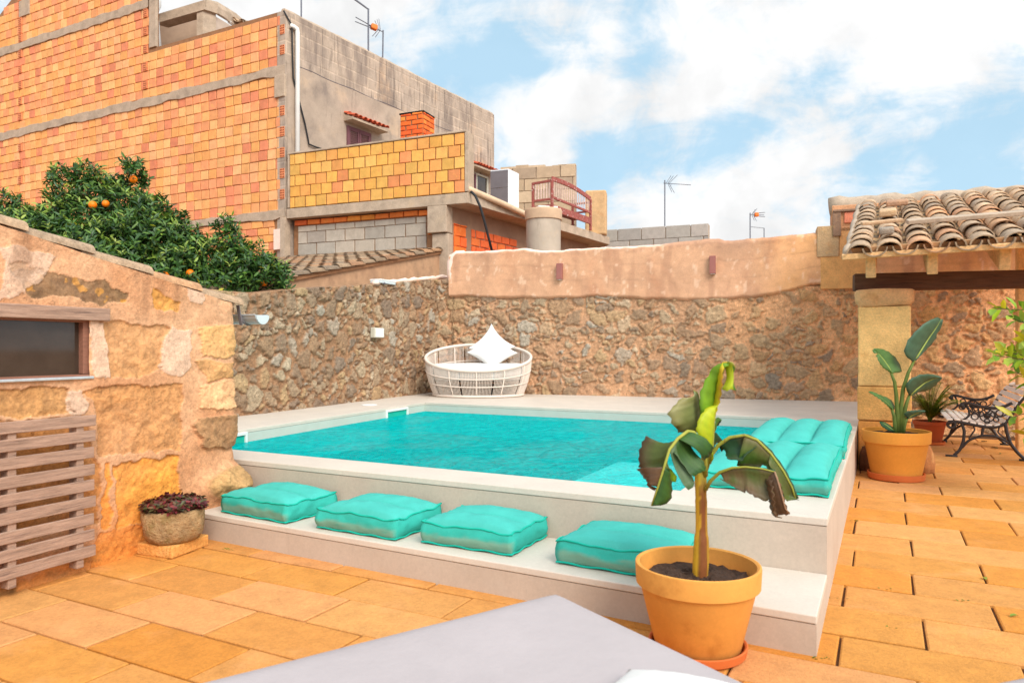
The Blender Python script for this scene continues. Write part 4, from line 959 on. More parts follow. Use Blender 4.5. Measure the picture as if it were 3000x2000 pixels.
def pillow(name, label, centre, size, thick, normal, roll, mt, group=None, cat='pillow', pin=.20):
    n = 26; g = np.linspace(-1, 1, n); X, Y = np.meshgrid(g, g)
    pinch = 1 - pin * (1 - np.abs(Y) ** 2.0) * np.abs(X) ** 2; pinch2 = 1 - pin * (1 - np.abs(X) ** 2.0) * np.abs(Y) ** 2
    px = X * pinch * size / 2; py = Y * pinch2 * size / 2
    bulge = ((1 - X ** 2) * (1 - Y ** 2)).clip(0) ** .55 * thick / 2; wr = (fbm(X * 5 + roll * 9, Y * 5, 7, 3) - .5) * .02 * (1 - X ** 2).clip(0) * (1 - Y ** 2).clip(0)
    nz = Vector(normal).normalized(); ax = Vector((0, 0, 1)).cross(nz)
    ax = ax.normalized() if ax.length > .01 else Vector((1, 0, 0)); ay = nz.cross(ax)
    a2 = ax * math.cos(roll) + ay * math.sin(roll); b2 = -ax * math.sin(roll) + ay * math.cos(roll)
    base = np.array(centre)
    def mk(sgn): return base + px[..., None] * np.array(a2) + py[..., None] * np.array(b2) + ((bulge + wr) * sgn)[..., None] * np.array(nz)
    P = np.concatenate([mk(1).reshape(-1, 3), mk(-1).reshape(-1, 3)]); f = grid_faces(n, n); f2 = grid_faces(n, n)[:, ::-1] + n * n
    o = mesh_np(name, P, np.concatenate([f, f2]), mt, None, None, True, loc=Vector(centre) - V(0, 0, size * .3))
    bm = bmesh.new(); bm.from_mesh(o.data); bmesh.ops.remove_doubles(bm, verts=bm.verts, dist=1e-5); bm.to_mesh(o.data); bm.free()
    return setp(o, label, cat, group)
pillow('pillow', 'white pillow standing on its corner at the back of the daybed, the taller one', dbc + V(.26, .36, .98), .72, .2, (-.05, -1, .22), PI / 4 + .03, mat['white_cloth'], 'white pillows on the daybed')
pillow('pillow', 'white pillow lying tilted in front of the taller one on the daybed', dbc + V(.28, -.02, .87), .76, .26, (.03, -.66, .75), PI / 4 - .02, mat['white_cloth'], 'white pillows on the daybed')

# ---------------------------------------------------------------- pots and plants
def pot(parent, c, R, r, h, band, mt, soil=.82, th=.022):
    m = MB(); m.lathe(c, [(0, .01), (r * .96, .0), (r, .008), (R * .93 * (1) - .004, h - band - .01), (R * .935, h - band), (R * .985, h - band + .004), (R, h - .012), (R * .995, h - .003), (R - .01, h), (R - th, h - .006), (R - th - .006, h - band * 1.0), (R * .86 - th, h * soil)], 72)
    o = m.build('pot', mt, parent); autosmooth(o, 35)
    rs = random.Random(int(R * 1000)); m = MB(); rr = (R * .93 - th) * (.9 + .1 * soil)
    rings = [(0, 0)] + [(rr * k / 9, 0) for k in range(1, 10)]
    m.lathe(c, [(q, h * soil + rs.uniform(0, .012) + .012 * (1 - q / rr)) for q, _ in rings], 40)
    m.v = [(x + rs.uniform(-.006, .006), y + rs.uniform(-.006, .006), z + rs.uniform(-.01, .012)) for x, y, z in m.v]
    m.build('soil', mat['soil'], parent)
def saucer(c, R, h, label):
    m = MB(); m.lathe(c, [(0, .001), (R * .94, .001), (R, .012), (R * 1.03, h), (R * 1.0, h + .004), (R * .965, h), (R * .92, .014), (0, .014)], 64)
    o = m.build('saucer', mat['saucer'], None, loc=c); autosmooth(o, 35); return setp(o, label, 'plant saucer', 'terracotta saucers')

def blade(mb, rib, edge, col0, col1, ns=16, nw=6, sag=.0, pleat=.004, tears=(), seed=0, rag=.04):
    """one half of a big leaf, lofted between its midrib and its outer edge; colours run along it"""
    def resample(pts, n):
        pts = np.array([tuple(p) for p in pts]); d = np.r_[0, np.cumsum(np.linalg.norm(np.diff(pts, axis=0), axis=1))]; d /= d[-1]
        # smooth through a Catmull-like cubic by dense interpolation + smoothing
        t = np.linspace(0, 1, n * 4); q = np.stack([np.interp(t, d, pts[:, k]) for k in range(3)], -1)
        for _ in range(3): q[1:-1] = (q[:-2] + 2 * q[1:-1] + q[2:]) / 4
        return q[np.linspace(0, len(q) - 1, n).astype(int)]
    R = resample(rib, ns); E = resample(edge, ns); rs = np.random.RandomState(seed)
    nrm = np.cross(np.gradient(R, axis=0), E - R); nrm /= np.linalg.norm(nrm, axis=1, keepdims=True) + 1e-9
    Rg = rs.rand(ns) * rag
    ids = np.zeros((ns, nw), int)
    for i in range(ns):
        t = i / (ns - 1)
        for j in range(nw):
            q = j / (nw - 1); p = R[i] * (1 - q) + (R[i] + (E[i] - R[i]) * (1 - Rg[i])) * q
            p = p + nrm[i] * (sag * math.sin(PI * q) + pleat * (1 if i % 2 else -1) * q) 
            c0 = np.array(col0(t, q)) ; mb.col = tuple(c0 * (1 + .06 * (1 if i % 2 else -1))); mb.usecol = True
            ids[i, j] = mb.vert(p)
    for i in range(ns - 1):
        for j in range(nw - 1):
            if i in tears and j >= nw // 3: continue
            mb.f.append([ids[i, j], ids[i + 1, j], ids[i + 1, j + 1], ids[i, j + 1]])
def solid(o, th):
    s_ = o.modifiers.new('thickness', 'SOLIDIFY'); s_.thickness = th; s_.offset = 0; return o

def banana():
    Z0 = 3.55; c = GP(1602, 797 + F * H / Z0); t = thing('potted_banana_plant', 'young banana plant with drooping browned leaves in a large terracotta pot by the pool step', 'potted plant', c)
    pot(t, c + V(0, 0, .02), .303, .205, .42, .105, mat['terracotta_damp'], soil=.80)
    saucer(c + V(0, 0, .0), .232, .05, 'orange-red saucer under the pot of the banana plant')
    C3 = lambda x, y, d=0.: PD(1411.2 + x * .285, 807.5 + y * .285, Z0 + d)
    # pseudostem
    m = MB(); pts = []; rr = []
    for k in range(33):
        q = k / 32; p = C3(690 + 10 * math.sin(q * 3), 1840 - 930 * q, 0); pts.append(p); rr.append((.036 if q < .38 else .032 if q < .7 else .029) - .005 * q + .003 * math.sin(q * 9))
    m.tube(pts, rr, 18)
    m.v = [(x + .0025 * math.sin(i % 18 * 2.1 + i // 18 * .12), y, z) for i, (x, y, z) in enumerate(m.v)]
    gold, brown, green = np.array(lin(200, 154, 40)), np.array(lin(122, 70, 34)), np.array(lin(150, 146, 50))
    for i, p in enumerate(m.v):
        k = i // 18; a = i % 18; rel = (p[0] - pts[k].x) / rr[k]; nz_ = float(fbm(np.array([a * .8]), np.array([k * .35]), 51, 3)[0]); s_ = 1. if rel > -.45 + .5 * (nz_ - .5) else 0.
        if rel > .75: s_ = .35
        s_ = min(1, max(0, s_ + (nz_ - .5) * .9)); cc = gold * (1 - s_) + brown * s_; g = max(0, (k - 24) / 8); m.c[i] = tuple((cc * (1 - g) + green * g) * (.8 + .4 * nz_))
    m.usecol = True; m.build('stem', mat['banana_stem'], t, smooth=True)
    G1 = np.array(lin(66, 102, 34)); G2 = np.array(lin(38, 74, 42)); LG = np.array(lin(132, 176, 30)); YL = np.array(lin(206, 196, 30)); BR = np.array(lin(116, 86, 58)); BD = np.array(lin(86, 64, 48)); SG = np.array(lin(138, 148, 100)); OC = np.array(lin(196, 140, 50))
    def mixc(a, b, k): k = min(1, max(0, k)); return a * (1 - k) + b * k
    hs = lambda t_, q, s: float(fbm(np.array([t_ * 5.]), np.array([q * 3.]), s, 3)[0])
    def leaf(name, rib, halves, ribr=(.009, .003), ribc=lin(150, 150, 60)):
        m = MB()
        for h in halves: blade(m, rib[h.get('a', 0):h.get('b', len(rib))], h['e'], h['c'], None, h.get('n', 18), 7, h.get('sag', .01), h.get('pl', .0035), h.get('tears', ()), h.get('seed', 1), h.get('rag', .05))
        o = m.build(name, mat['banana_leaf'], t, smooth=True); solid(o, .0025)
        m = MB(); n = len(rib); m.tube(rib, [ribr[0] + (ribr[1] - ribr[0]) * i / (n - 1) for i in range(n)], 6); m.color(ribc); m.c = [tuple(ribc)] * len(m.v)
        m.build('midrib', mat['banana_stem'], o, smooth=True)
    # upright leaf at the top
    rib = [C3(715, 960, .0), C3(760, 740, .02), C3(800, 560, .03), C3(822, 400, .03), C3(850, 250, .0), C3(885, 130, -.05), C3(915, 82, -.09)]
    leaf('leaf', rib, [dict(e=[C3(735, 760, .02), C3(700, 600, -.03), C3(686, 460, -.06), C3(684, 330, -.06), C3(740, 210, -.05), C3(778, 160, -.05), C3(780, 120, -.06), C3(900, 84, -.09)], c=lambda a, q: mixc(LG, G1 * 1.3, hs(a, q, 3) * 1.2 - .25), sag=.02, seed=2, a=1),
                       dict(e=[C3(770, 700, .0), C3(822, 480, -.04), C3(850, 400, -.05), C3(868, 300, -.07), C3(870, 200, -.09), C3(880, 130, -.09)], c=lambda a, q: mixc(YL, OC, (hs(a, q, 5) - .45) * 3 + (a - .6) * .6), sag=-.02, seed=3, a=1)])
    rib = [C3(885, 110, -.06), C3(920, 82, -.09), C3(950, 90, -.11), C3(975, 130, -.1)]
    leaf('leaf', rib, [dict(e=[C3(868, 315, -.10), C3(900, 322, -.12), C3(935, 310, -.12), C3(985, 322, -.09)], c=lambda a, q: mixc(mixc(YL, LG, .5), G1 * 1.5, (a - .62) * 6 + (hs(a, q, 4) - .5)), n=12, sag=.02, seed=6, rag=.08)], (.004, .003))
    # young yellow-green leaf in the heart
    rib = [C3(770, 900, -.02), C3(790, 760, -.04), C3(800, 640, -.05), C3(806, 520, -.05), C3(800, 435, -.04)]
    leaf('leaf', rib, [dict(e=[C3(775, 780, -.05), C3(700, 720, -.1), C3(652, 630, -.12), C3(680, 520, -.11), C3(740, 450, -.08), C3(800, 430, -.05)], c=lambda a, q: mixc(YL * .95, LG, .25 + .5 * hs(a, q, 7)), sag=.02, seed=8)], (.007, .002))
    # grey-green leaf arching over to the left
    rib = [C3(718, 900, .03), C3(700, 700, .05), C3(690, 520, .06), C3(684, 400, .05), C3(668, 335, .03), C3(640, 314, .0)]
    leaf('leaf', rib, [dict(e=[C3(660, 640, .04), C3(500, 652, -.06), C3(490, 600, -.08), C3(450, 590, -.1), C3(440, 545, -.1), C3(424, 500, -.1), C3(440, 470, -.09), C3(540, 370, -.05)], c=lambda a, q: mixc(SG, G1, hs(a, q, 9) * 1.6 - .55) * (1 - .3 * q) + OC * (.25 * q * a), sag=.03, seed=10, a=1, rag=.07),
                       dict(e=[C3(720, 660, .08), C3(700, 500, .1), C3(690, 420, .09), C3(660, 330, .04)], c=lambda a, q: G1, seed=11, a=1)])
    # small leaf tips peeking on the right behind
    rib = [C3(760, 800, .08), C3(800, 640, .1), C3(830, 560, .1), C3(862, 548, .1)]
    leaf('leaf', rib, [dict(e=[C3(800, 700, .14), C3(820, 600, .14), C3(850, 580, .12), C3(862, 550, .1)], c=lambda a, q: G2, seed=12, n=10), dict(e=[C3(780, 700, .05), C3(808, 570, .06), C3(826, 520, .08), C3(860, 546, .1)], c=lambda a, q: G1, seed=13, n=10)], (.005, .002))
    rib = [C3(770, 850, .06), C3(800, 760, .09), C3(830, 720, .1), C3(862, 712, .1)]
    leaf('leaf', rib, [dict(e=[C3(790, 790, .12), C3(812, 735, .12), C3(840, 735, .11), C3(866, 716, .1)], c=lambda a, q: BR, seed=14, n=9), dict(e=[C3(780, 780, .04), C3(800, 630, .05), C3(830, 660, .06), C3(866, 708, .1)], c=lambda a, q: G2, seed=15, n=9)], (.005, .002))
    # big leaf drooping to the left
    rib = [C3(735, 1000, -.02), C3(730, 860, -.06), C3(700, 720, -.1), C3(640, 650, -.14), C3(590, 640, -.16), C3(510, 700, -.2), C3(445, 785, -.23), C3(400, 930, -.25), C3(350, 1090, -.24), C3(300, 1240, -.22)]
    dk = lambda a, q: mixc(G2, G1, hs(a, q, 17))
    leaf('leaf', rib, [dict(e=[C3(700, 690, -.09), C3(800, 770, -.10), C3(795, 810, -.12), C3(725, 880, -.15)], a=3, b=6, c=dk, sag=.03, seed=18, n=12, rag=.03),
                       dict(e=[C3(720, 880, -.17), C3(742, 955, -.19), C3(690, 985, -.2), C3(640, 1008, -.22)], a=4, b=7, c=dk, sag=-.03, seed=19, n=12, rag=.03),
                       dict(e=[C3(480, 810, -.24), C3(655, 1045, -.27), C3(640, 1090, -.28), C3(605, 1125, -.29), C3(560, 1080, -.29)], a=5, b=7, c=lambda a, q: mixc(G2 * 1.25, SG, .25), sag=-.02, seed=20, n=10, rag=.02),
                       dict(e=[C3(440, 960, -.2), C3(466, 1080, -.19), C3(462, 1190, -.2), C3(400, 1235, -.21), C3(300, 1240, -.22)], a=7, c=dk, sag=.015, seed=21, n=14, rag=.04),
                       dict(e=[C3(252, 680, -.1), C3(215, 730, -.09), C3(195, 800, -.09), C3(190, 925, -.1), C3(200, 945, -.1), C3(390, 935, -.2)], a=5, b=8, c=lambda a, q: mixc(mixc(G1, BR, .3), BD, (q - .65) * 3 + hs(a, q, 23) - .55), sag=.04, seed=22, n=16, rag=.05),
                       dict(e=[C3(160, 950, -.12), C3(230, 1010, -.15), C3(300, 1100, -.18), C3(322, 1128, -.2), C3(345, 1100, -.22)], a=7, b=9, c=lambda a, q: mixc(BR, BD, hs(a, q, 25)), sag=-.04, seed=24, n=12, rag=.12, pl=.008),
                       dict(e=[C3(440, 930, -.15), C3(500, 990, -.14), C3(512, 1045, -.15), C3(440, 1045, -.18)], a=7, b=9, c=lambda a, q: LG, sag=.0, seed=26, n=8)], (.012, .004))
    # large leaf arching to the right
    rib = [C3(735, 960, .0), C3(775, 840, -.02), C3(840, 750, -.04), C3(930, 690, -.07), C3(1050, 672, -.1), C3(1150, 710, -.12), C3(1260, 820, -.14), C3(1360, 960, -.15), C3(1430, 1090, -.15), C3(1460, 1190, -.14)]
    leaf('leaf', rib, [dict(e=[C3(900, 835, -.08), C3(912, 870, -.1), C3(1000, 880, -.12), C3(1036, 890, -.13), C3(1050, 850, -.13), C3(1150, 760, -.13)], a=2, b=6, c=lambda a, q: mixc(G2, BR, (a - .5) * 2.0 * (1 - q) + hs(a, q, 28) * .5 - .15), sag=.03, seed=27, n=18, rag=.04),
                       dict(e=[C3(985, 925, -.08), C3(1100, 930, -.07), C3(1185, 930, -.07), C3(1190, 900, -.08), C3(1300, 1000, -.1)], a=4, b=8, c=lambda a, q: mixc(G1 * 1.2, BR, .6 - q * 1.1 + hs(a, q, 31) * .3), sag=-.02, seed=30, n=16, rag=.05),
                       dict(e=[C3(1280, 960, -.2), C3(1340, 1080, -.2), C3(1380, 1210, -.18), C3(1460, 1185, -.14)], a=6, c=lambda a, q: mixc(G1, BR, hs(a, q, 33) * .7), sag=.02, seed=32, n=12, rag=.04),
                       dict(e=[C3(860, 800, .02), C3(980, 740, .03), C3(1080, 720, .02), C3(1200, 790, .0), C3(1330, 960, -.05), C3(1440, 1190, -.1)], a=2, c=lambda a, q: G2, sag=.02, seed=34, n=18)], (.011, .004))
    # lower right leaf, mostly withered
    rib = [C3(735, 1110, -.03), C3(775, 1040, -.06), C3(850, 970, -.1), C3(950, 935, -.14), C3(1060, 928, -.17), C3(1180, 940, -.2), C3(1295, 968, -.22)]
    leaf('leaf', rib, [dict(e=[C3(855, 1025, -.15), C3(950, 1085, -.18), C3(1045, 1145, -.2), C3(1060, 1125, -.21), C3(1150, 1190, -.23), C3(1238, 1212, -.24), C3(1255, 1165, -.24), C3(1290, 1170, -.24)], a=2, c=lambda a, q: mixc(mixc(G1, BR, .35 + .9 * (hs(a, q, 36) - .3)), BD * 1.25, (q - .4) * 1.2), sag=.03, seed=35, n=26, rag=.07, tears=()),
                       dict(e=[C3(870, 990, -.04), C3(960, 960, -.06), C3(1080, 950, -.1), C3(1290, 975, -.2)], a=2, c=lambda a, q: G2, sag=.01, seed=38, n=14)], (.010, .003))
    rib = [C3(1290, 965, -.22), C3(1310, 1020, -.23), C3(1330, 1090, -.24), C3(1355, 1180, -.24), C3(1375, 1260, -.23), C3(1410, 1305, -.22)]
    leaf('leaf', rib, [dict(e=[C3(1265, 1040, -.25), C3(1278, 1150, -.27), C3(1285, 1250, -.27), C3(1285, 1335, -.26), C3(1325, 1345, -.26), C3(1360, 1340, -.25)], c=lambda a, q: mixc(BR, BD, hs(a, q, 41) * 1.3 - .2), sag=.05, seed=40, n=14, rag=.12, pl=.008),
                       dict(e=[C3(1305, 990, -.2), C3(1345, 1080, -.2), C3(1370, 1190, -.2), C3(1400, 1280, -.2), C3(1412, 1300, -.2)], c=lambda a, q: mixc(BR * 1.4, BD, hs(a, q, 43)), sag=-.02, seed=42, n=12, rag=.1)], (.005, .003), lin(150, 116, 90))
banana()

def strelitzia():
    Z0 = 8.2; c = GP(2058, 797 + F * H / Z0); t = thing('potted_strelitzia', 'strelitzia with broad paddle leaves in a large orange terracotta pot beside the porch pillar', 'potted plant', c)
    pot(t, c + V(0, 0, .02), .355, .255, .535, .135, mat['terracotta'], soil=.9)
    saucer(c, .29, .075, 'terracotta saucer under the pot of the strelitzia by the pillar')
    C8 = lambda x, y, d=0.: PD(1944.3 + x * .26, 705.6 + y * .26, Z0 + d)      # 965 px crop of the plant
    G = np.array(lin(52, 90, 56)); GL = np.array(lin(84, 120, 62)); GB = np.array(lin(72, 104, 82))
    def leaf(stem, rib, e1, e2_, c0, n=16, tears=(), sag=.015):
        m = MB(); blade(m, rib, e1, lambda a, q: c0 * (1 + .25 * (a - .5)), None, n, 6, sag, .004, tears, 3, .015); blade(m, rib, e2_, lambda a, q: c0 * (.9 + .2 * q), None, n, 6, -sag, .004, (), 4, .015)
        o = m.build('leaf', mat['banana_leaf'], t, smooth=True); solid(o, .004)
        m = MB(); k = len(rib); m.tube(rib, [.014 - .009 * i / (k - 1) for i in range(k)], 6); m.c = [tuple(lin(150, 168, 84))] * len(m.v); m.usecol = True; m.build('midrib', mat['banana_stem'], o, smooth=True)
        m = MB(); k = len(stem); m.tube(stem, [.028 - .012 * i / (k - 1) for i in range(k)], 8); m.c = [tuple(lin(92, 108, 46))] * len(m.v); m.usecol = True; m.build('stalk', mat['banana_stem'], t, smooth=True)
    leaf([C8(470, 1110), C8(480, 900), C8(500, 720), C8(545, 580), C8(590, 485)], [C8(590, 485), C8(650, 390, .02), C8(720, 280, .03), C8(790, 180, .03), C8(835, 105, .02)],
         [C8(590, 485), C8(520, 430, -.08), C8(503, 380, -.1), C8(540, 290, -.1), C8(620, 200, -.1), C8(700, 130, -.08), C8(800, 85, -.03), C8(838, 100, .02)],
         [C8(590, 485), C8(610, 470, -.02), C8(680, 400, .1), C8(740, 340, .12), C8(790, 280, .12), C8(800, 230, .1), C8(840, 180, .08), C8(848, 105, .03)], GB)
    leaf([C8(445, 1110), C8(450, 950), C8(440, 780), C8(425, 660), C8(395, 580)], [C8(395, 580), C8(370, 530), C8(330, 470), C8(290, 420), C8(235, 375)],
         [C8(395, 582), C8(330, 540, -.08), C8(290, 490, -.1), C8(270, 440, -.08), C8(225, 378)],
         [C8(400, 582), C8(490, 572, .1), C8(485, 530, .14), C8(440, 450, .14), C8(380, 395, .12), C8(310, 365, .06), C8(240, 365)], GL, tears=(12,))
    leaf([C8(490, 1110), C8(505, 950), C8(530, 850), C8(555, 780)], [C8(555, 780), C8(620, 720, .0), C8(690, 665, .02), C8(770, 628, .03), C8(835, 620, .05)],
         [C8(550, 780), C8(520, 700, -.1), C8(545, 640, -.12), C8(650, 592, -.1), C8(740, 588, -.06), C8(800, 600, 0), C8(838, 618, .05)],
         [C8(560, 780), C8(640, 750, .12), C8(720, 735, .16), C8(790, 690, .14), C8(838, 625, .06)], GB)
    leaf([C8(430, 1110), C8(430, 1040), C8(420, 960), C8(402, 905)], [C8(402, 905), C8(360, 850), C8(310, 805), C8(250, 770), C8(195, 745)],
         [C8(402, 907), C8(340, 850, -.08), C8(280, 800, -.1), C8(195, 748)], [C8(405, 905), C8(428, 900, .08), C8(415, 840, .1), C8(370, 800, .1), C8(300, 780, .06), C8(200, 742)], GL)
    leaf([C8(495, 1110), C8(505, 1060), C8(520, 1010), C8(535, 980)], [C8(535, 980), C8(580, 950), C8(640, 925), C8(690, 912)],
         [C8(535, 980), C8(505, 940, -.06), C8(540, 915, -.08), C8(620, 905, -.04), C8(690, 910)], [C8(540, 982), C8(590, 970, .06), C8(650, 945, .06), C8(692, 916)], GB)
    leaf([C8(430, 1110), C8(425, 1100), C8(420, 1095)], [C8(420, 1095), C8(380, 1065), C8(335, 1030), C8(292, 1012)], [C8(420, 1100), C8(370, 1090, -.05), C8(310, 1050, -.06), C8(292, 1015)], [C8(425, 1092), C8(410, 1062, .05), C8(350, 1025, .05), C8(294, 1010)], G)
strelitzia()

def palm():
    Z0 = 11.15; c = PD(2135, 0, Z0); c.z = 0; t = thing('potted_palm', 'small feathery palm in a brown terracotta pot against the porch rubble wall', 'potted plant', c)
    pot(t, c + V(0, 0, .03), .235, .165, .33, .06, M('brown_pot', lin(178, 84, 44), var=.08, rough=.7, bump=.1), soil=.88)
    saucer(c, .21, .045, 'dark terracotta saucer under the palm pot against the rubble wall')
    rs = np.random.RandomState(6); B, D, U, L_, W_, C = [], [], [], [], [], []; stems = MB(); stems.col = tuple(lin(120, 130, 50)); stems.usecol = True
    for k in range(26):
        a = rs.rand() * 2 * PI; lean = rs.uniform(.25, 1.0); L0 = rs.uniform(.45, .85); pts = []
        for i in range(9):
            q = i / 8; x = lean * L0 * q * (.5 + .5 * q) * .75; z = L0 * (q * 1.0 - .42 * lean * q ** 2.2)
            pts.append(c + V(x * math.cos(a), x * math.sin(a) * .8, .3 + z * .95))
        stems.tube(pts, .005, 4, cap=False)
        for i in range(2, 9):
            for j in range(4):
                f = (i + j / 4 - .5) / 8
                if f > 1: continue
                p = Vector(np.array([np.interp(f * 8, range(9), [q[m_] for q in pts]) for m_ in range(3)])); tg = (pts[min(i, 8)] - pts[i - 1]).normalized()
                s_ = tg.cross(V(0, 0, 1)).normalized()
                for sg in (-1, 1):
                    B.append(p); D.append(tg * .7 + s_ * sg * .8 + V(0, 0, -.2)); U.append((0, 0, 1)); L_.append(rs.uniform(.13, .2) * (1.15 - .6 * f)); W_.append(.017)
                    C.append(np.array([lin(120, 140, 36), lin(150, 160, 40), lin(88, 116, 36), lin(170, 168, 50)][rs.randint(4)]) * rs.uniform(.6, 1.05))
    stems.build('stems', mat['banana_stem'], t, smooth=True)
    leaf_mesh('fronds', B, D, U, L_, W_, C, mat['leaf'], t, fold=.1)
palm()

# rocks at the pillar foot
def rock(c, sx, sy, sz, seed, label, col):
    m = MB(); rs = random.Random(seed); ph = [rs.uniform(0, 6) for _ in range(6)]
    jit = lambda a, z: .14 * math.sin(2 * a + ph[0] + z * 3) + .08 * math.sin(5 * a + ph[1] + z * 9) + .05 * math.sin(9 * a + ph[2] - z * 14)
    m.color(col); m.lathe(c, [(0, -.02), (.95, 0), (1, sz * .35), (.85, sz * .7), (.6, sz * .95), (.25, sz), (0, sz * .99)], 28, sx, sy, jit)
    return setp(m.build('rock', mat['sandstone'], None, smooth=True, loc=c), label, 'rock', 'rocks at the pillar foot')
rock(GP(2123, 1086), .10, .09, .34, 3, 'brown upright rock beside the right of the strelitzia pot', lin(176, 116, 70))
rock(GP(1992, 1080), .09, .1, .30, 5, 'dark brown rock between the pool wall and the strelitzia pot', lin(140, 92, 62))

# ---------------------------------------------------------------- iron bench
def bench():
    n0 = GP(2215, 1050).xy; Lb = 1.75; f = -u
    t = thing('garden_bench', 'cast iron garden bench with scrolled arms and white slats on the porch', 'bench', xy(n0, 0))
    def P(y, a, z): q = n0 + v * y + u * a; return Vector((q.x, q.y, z))
    seat = [(-.20, .475), (-.17, .51), (-.10, .515), (.0, .50), (.12, .475), (.25, .455), (.37, .455), (.45, .49), (.50, .57), (.55, .67), (.60, .77), (.66, .86), (.73, .93), (.80, .965)]
    def ring(m, y, a, z, r, tr=.011, n=20): m.tube([P(y, a + r * math.cos(2 * PI * k / n), z + r * math.sin(2 * PI * k / n)) for k in range(n)], tr, 6, closed=True)
    def curve(m, y, pts, r, nn=5): 
        q = np.array(pts, float); d = np.r_[0, np.cumsum(np.linalg.norm(np.diff(q, axis=0), axis=1))]; tt = np.linspace(0, d[-1], 26); s_ = np.stack([np.interp(tt, d, q[:, k]) for k in range(2)], -1)
        for _ in range(2): s_[1:-1] = (s_[:-2] + 2 * s_[1:-1] + s_[2:]) / 4
        m.tube([P(y, a, z) for a, z in s_], r, 8)
    for y in (0, Lb):
        m = MB()
        curve(m, y, [(a, z - .03) for a, z in seat], .022)
        ring(m, y, -.15, .44, .045, .02)
        curve(m, y, [(-.03, .46), (.0, .36), (-.01, .22), (-.05, .1), (-.12, .02)], .02)            # front leg
        curve(m, y, [(.46, .5), (.48, .36), (.52, .22), (.60, .1), (.68, .02)], .022)                # rear leg
        m.box(P(y, -.15, .012), xy(u, 0) * .07, xy(v, 0) * .028, (0, 0, .012)); m.box(P(y, .69, .012), xy(u, 0) * .075, xy(v, 0) * .028, (0, 0, .012))
        curve(m, y, [(-.03, .13), (.05, .24), (.2, .31), (.36, .31), (.5, .24), (.58, .13)], .017)   # arch between the legs
        curve(m, y, [(.2, .31), (.21, .38), (.22, .45)], .018); curve(m, y, [(.05, .26), (.12, .38), (.1, .45)], .010); curve(m, y, [(.47, .28), (.38, .36), (.4, .45)], .010)
        o = m.build('side_frame', mat['iron'], t, smooth=True)
        m = MB()
        curve(m, y, [(.0, .66), (-.045, .69), (-.04, .735), (.02, .745), (.08, .73), (.2, .695), (.33, .68), (.44, .70), (.54, .76)], .02)   # arm rest
        m.ball(P(y, -.03, .705), .035, 10, 6)
        curve(m, y, [(.02, .73), (.05, .66), (.06, .58), (.02, .53), (-.02, .51)], .014)
        for (a, z, r) in ((.26, .58, .085), (.26, .58, .035), (.26, .655, .03), (.26, .505, .03), (.19, .60, .03), (.33, .60, .03), (.13, .65, .035), (.12, .56, .04), (.40, .62, .04), (.44, .70, .02), (.36, .53, .03)): ring(m, y, a, z, r, .0095)
        m.ball(P(y, .26, .58), .03, 8, 5)
        curve(m, y, [(.06, .58), (.13, .61), (.18, .57)], .009); curve(m, y, [(.34, .57), (.42, .57), (.5, .62)], .009)
        m.build('arm', mat['iron'], o, smooth=True)
    ar = np.array(seat); d = np.r_[0, np.cumsum(np.linalg.norm(np.diff(ar, axis=0), axis=1))]
    for k in range(14):
        tt = d[-1] * (k + .5) / 14; a = np.interp(tt, d, ar[:, 0]); z = np.interp(tt, d, ar[:, 1]); a2 = np.interp(tt + .01, d, ar[:, 0]); z2 = np.interp(tt + .01, d, ar[:, 1])
        tg = (P(0, a2, z2) - P(0, a, z)).normalized(); nn = tg.cross(xy(v, 0)); hw = d[-1] / 14 / 2 - .011
        m = MB(); m.box((P(0, a, z) + P(Lb, a, z)) / 2, tg * hw, xy(v, 0) * (Lb / 2 + .015), nn * .011); m.build('slat', mat['white_slat'], t, bevel=.004)
bench()

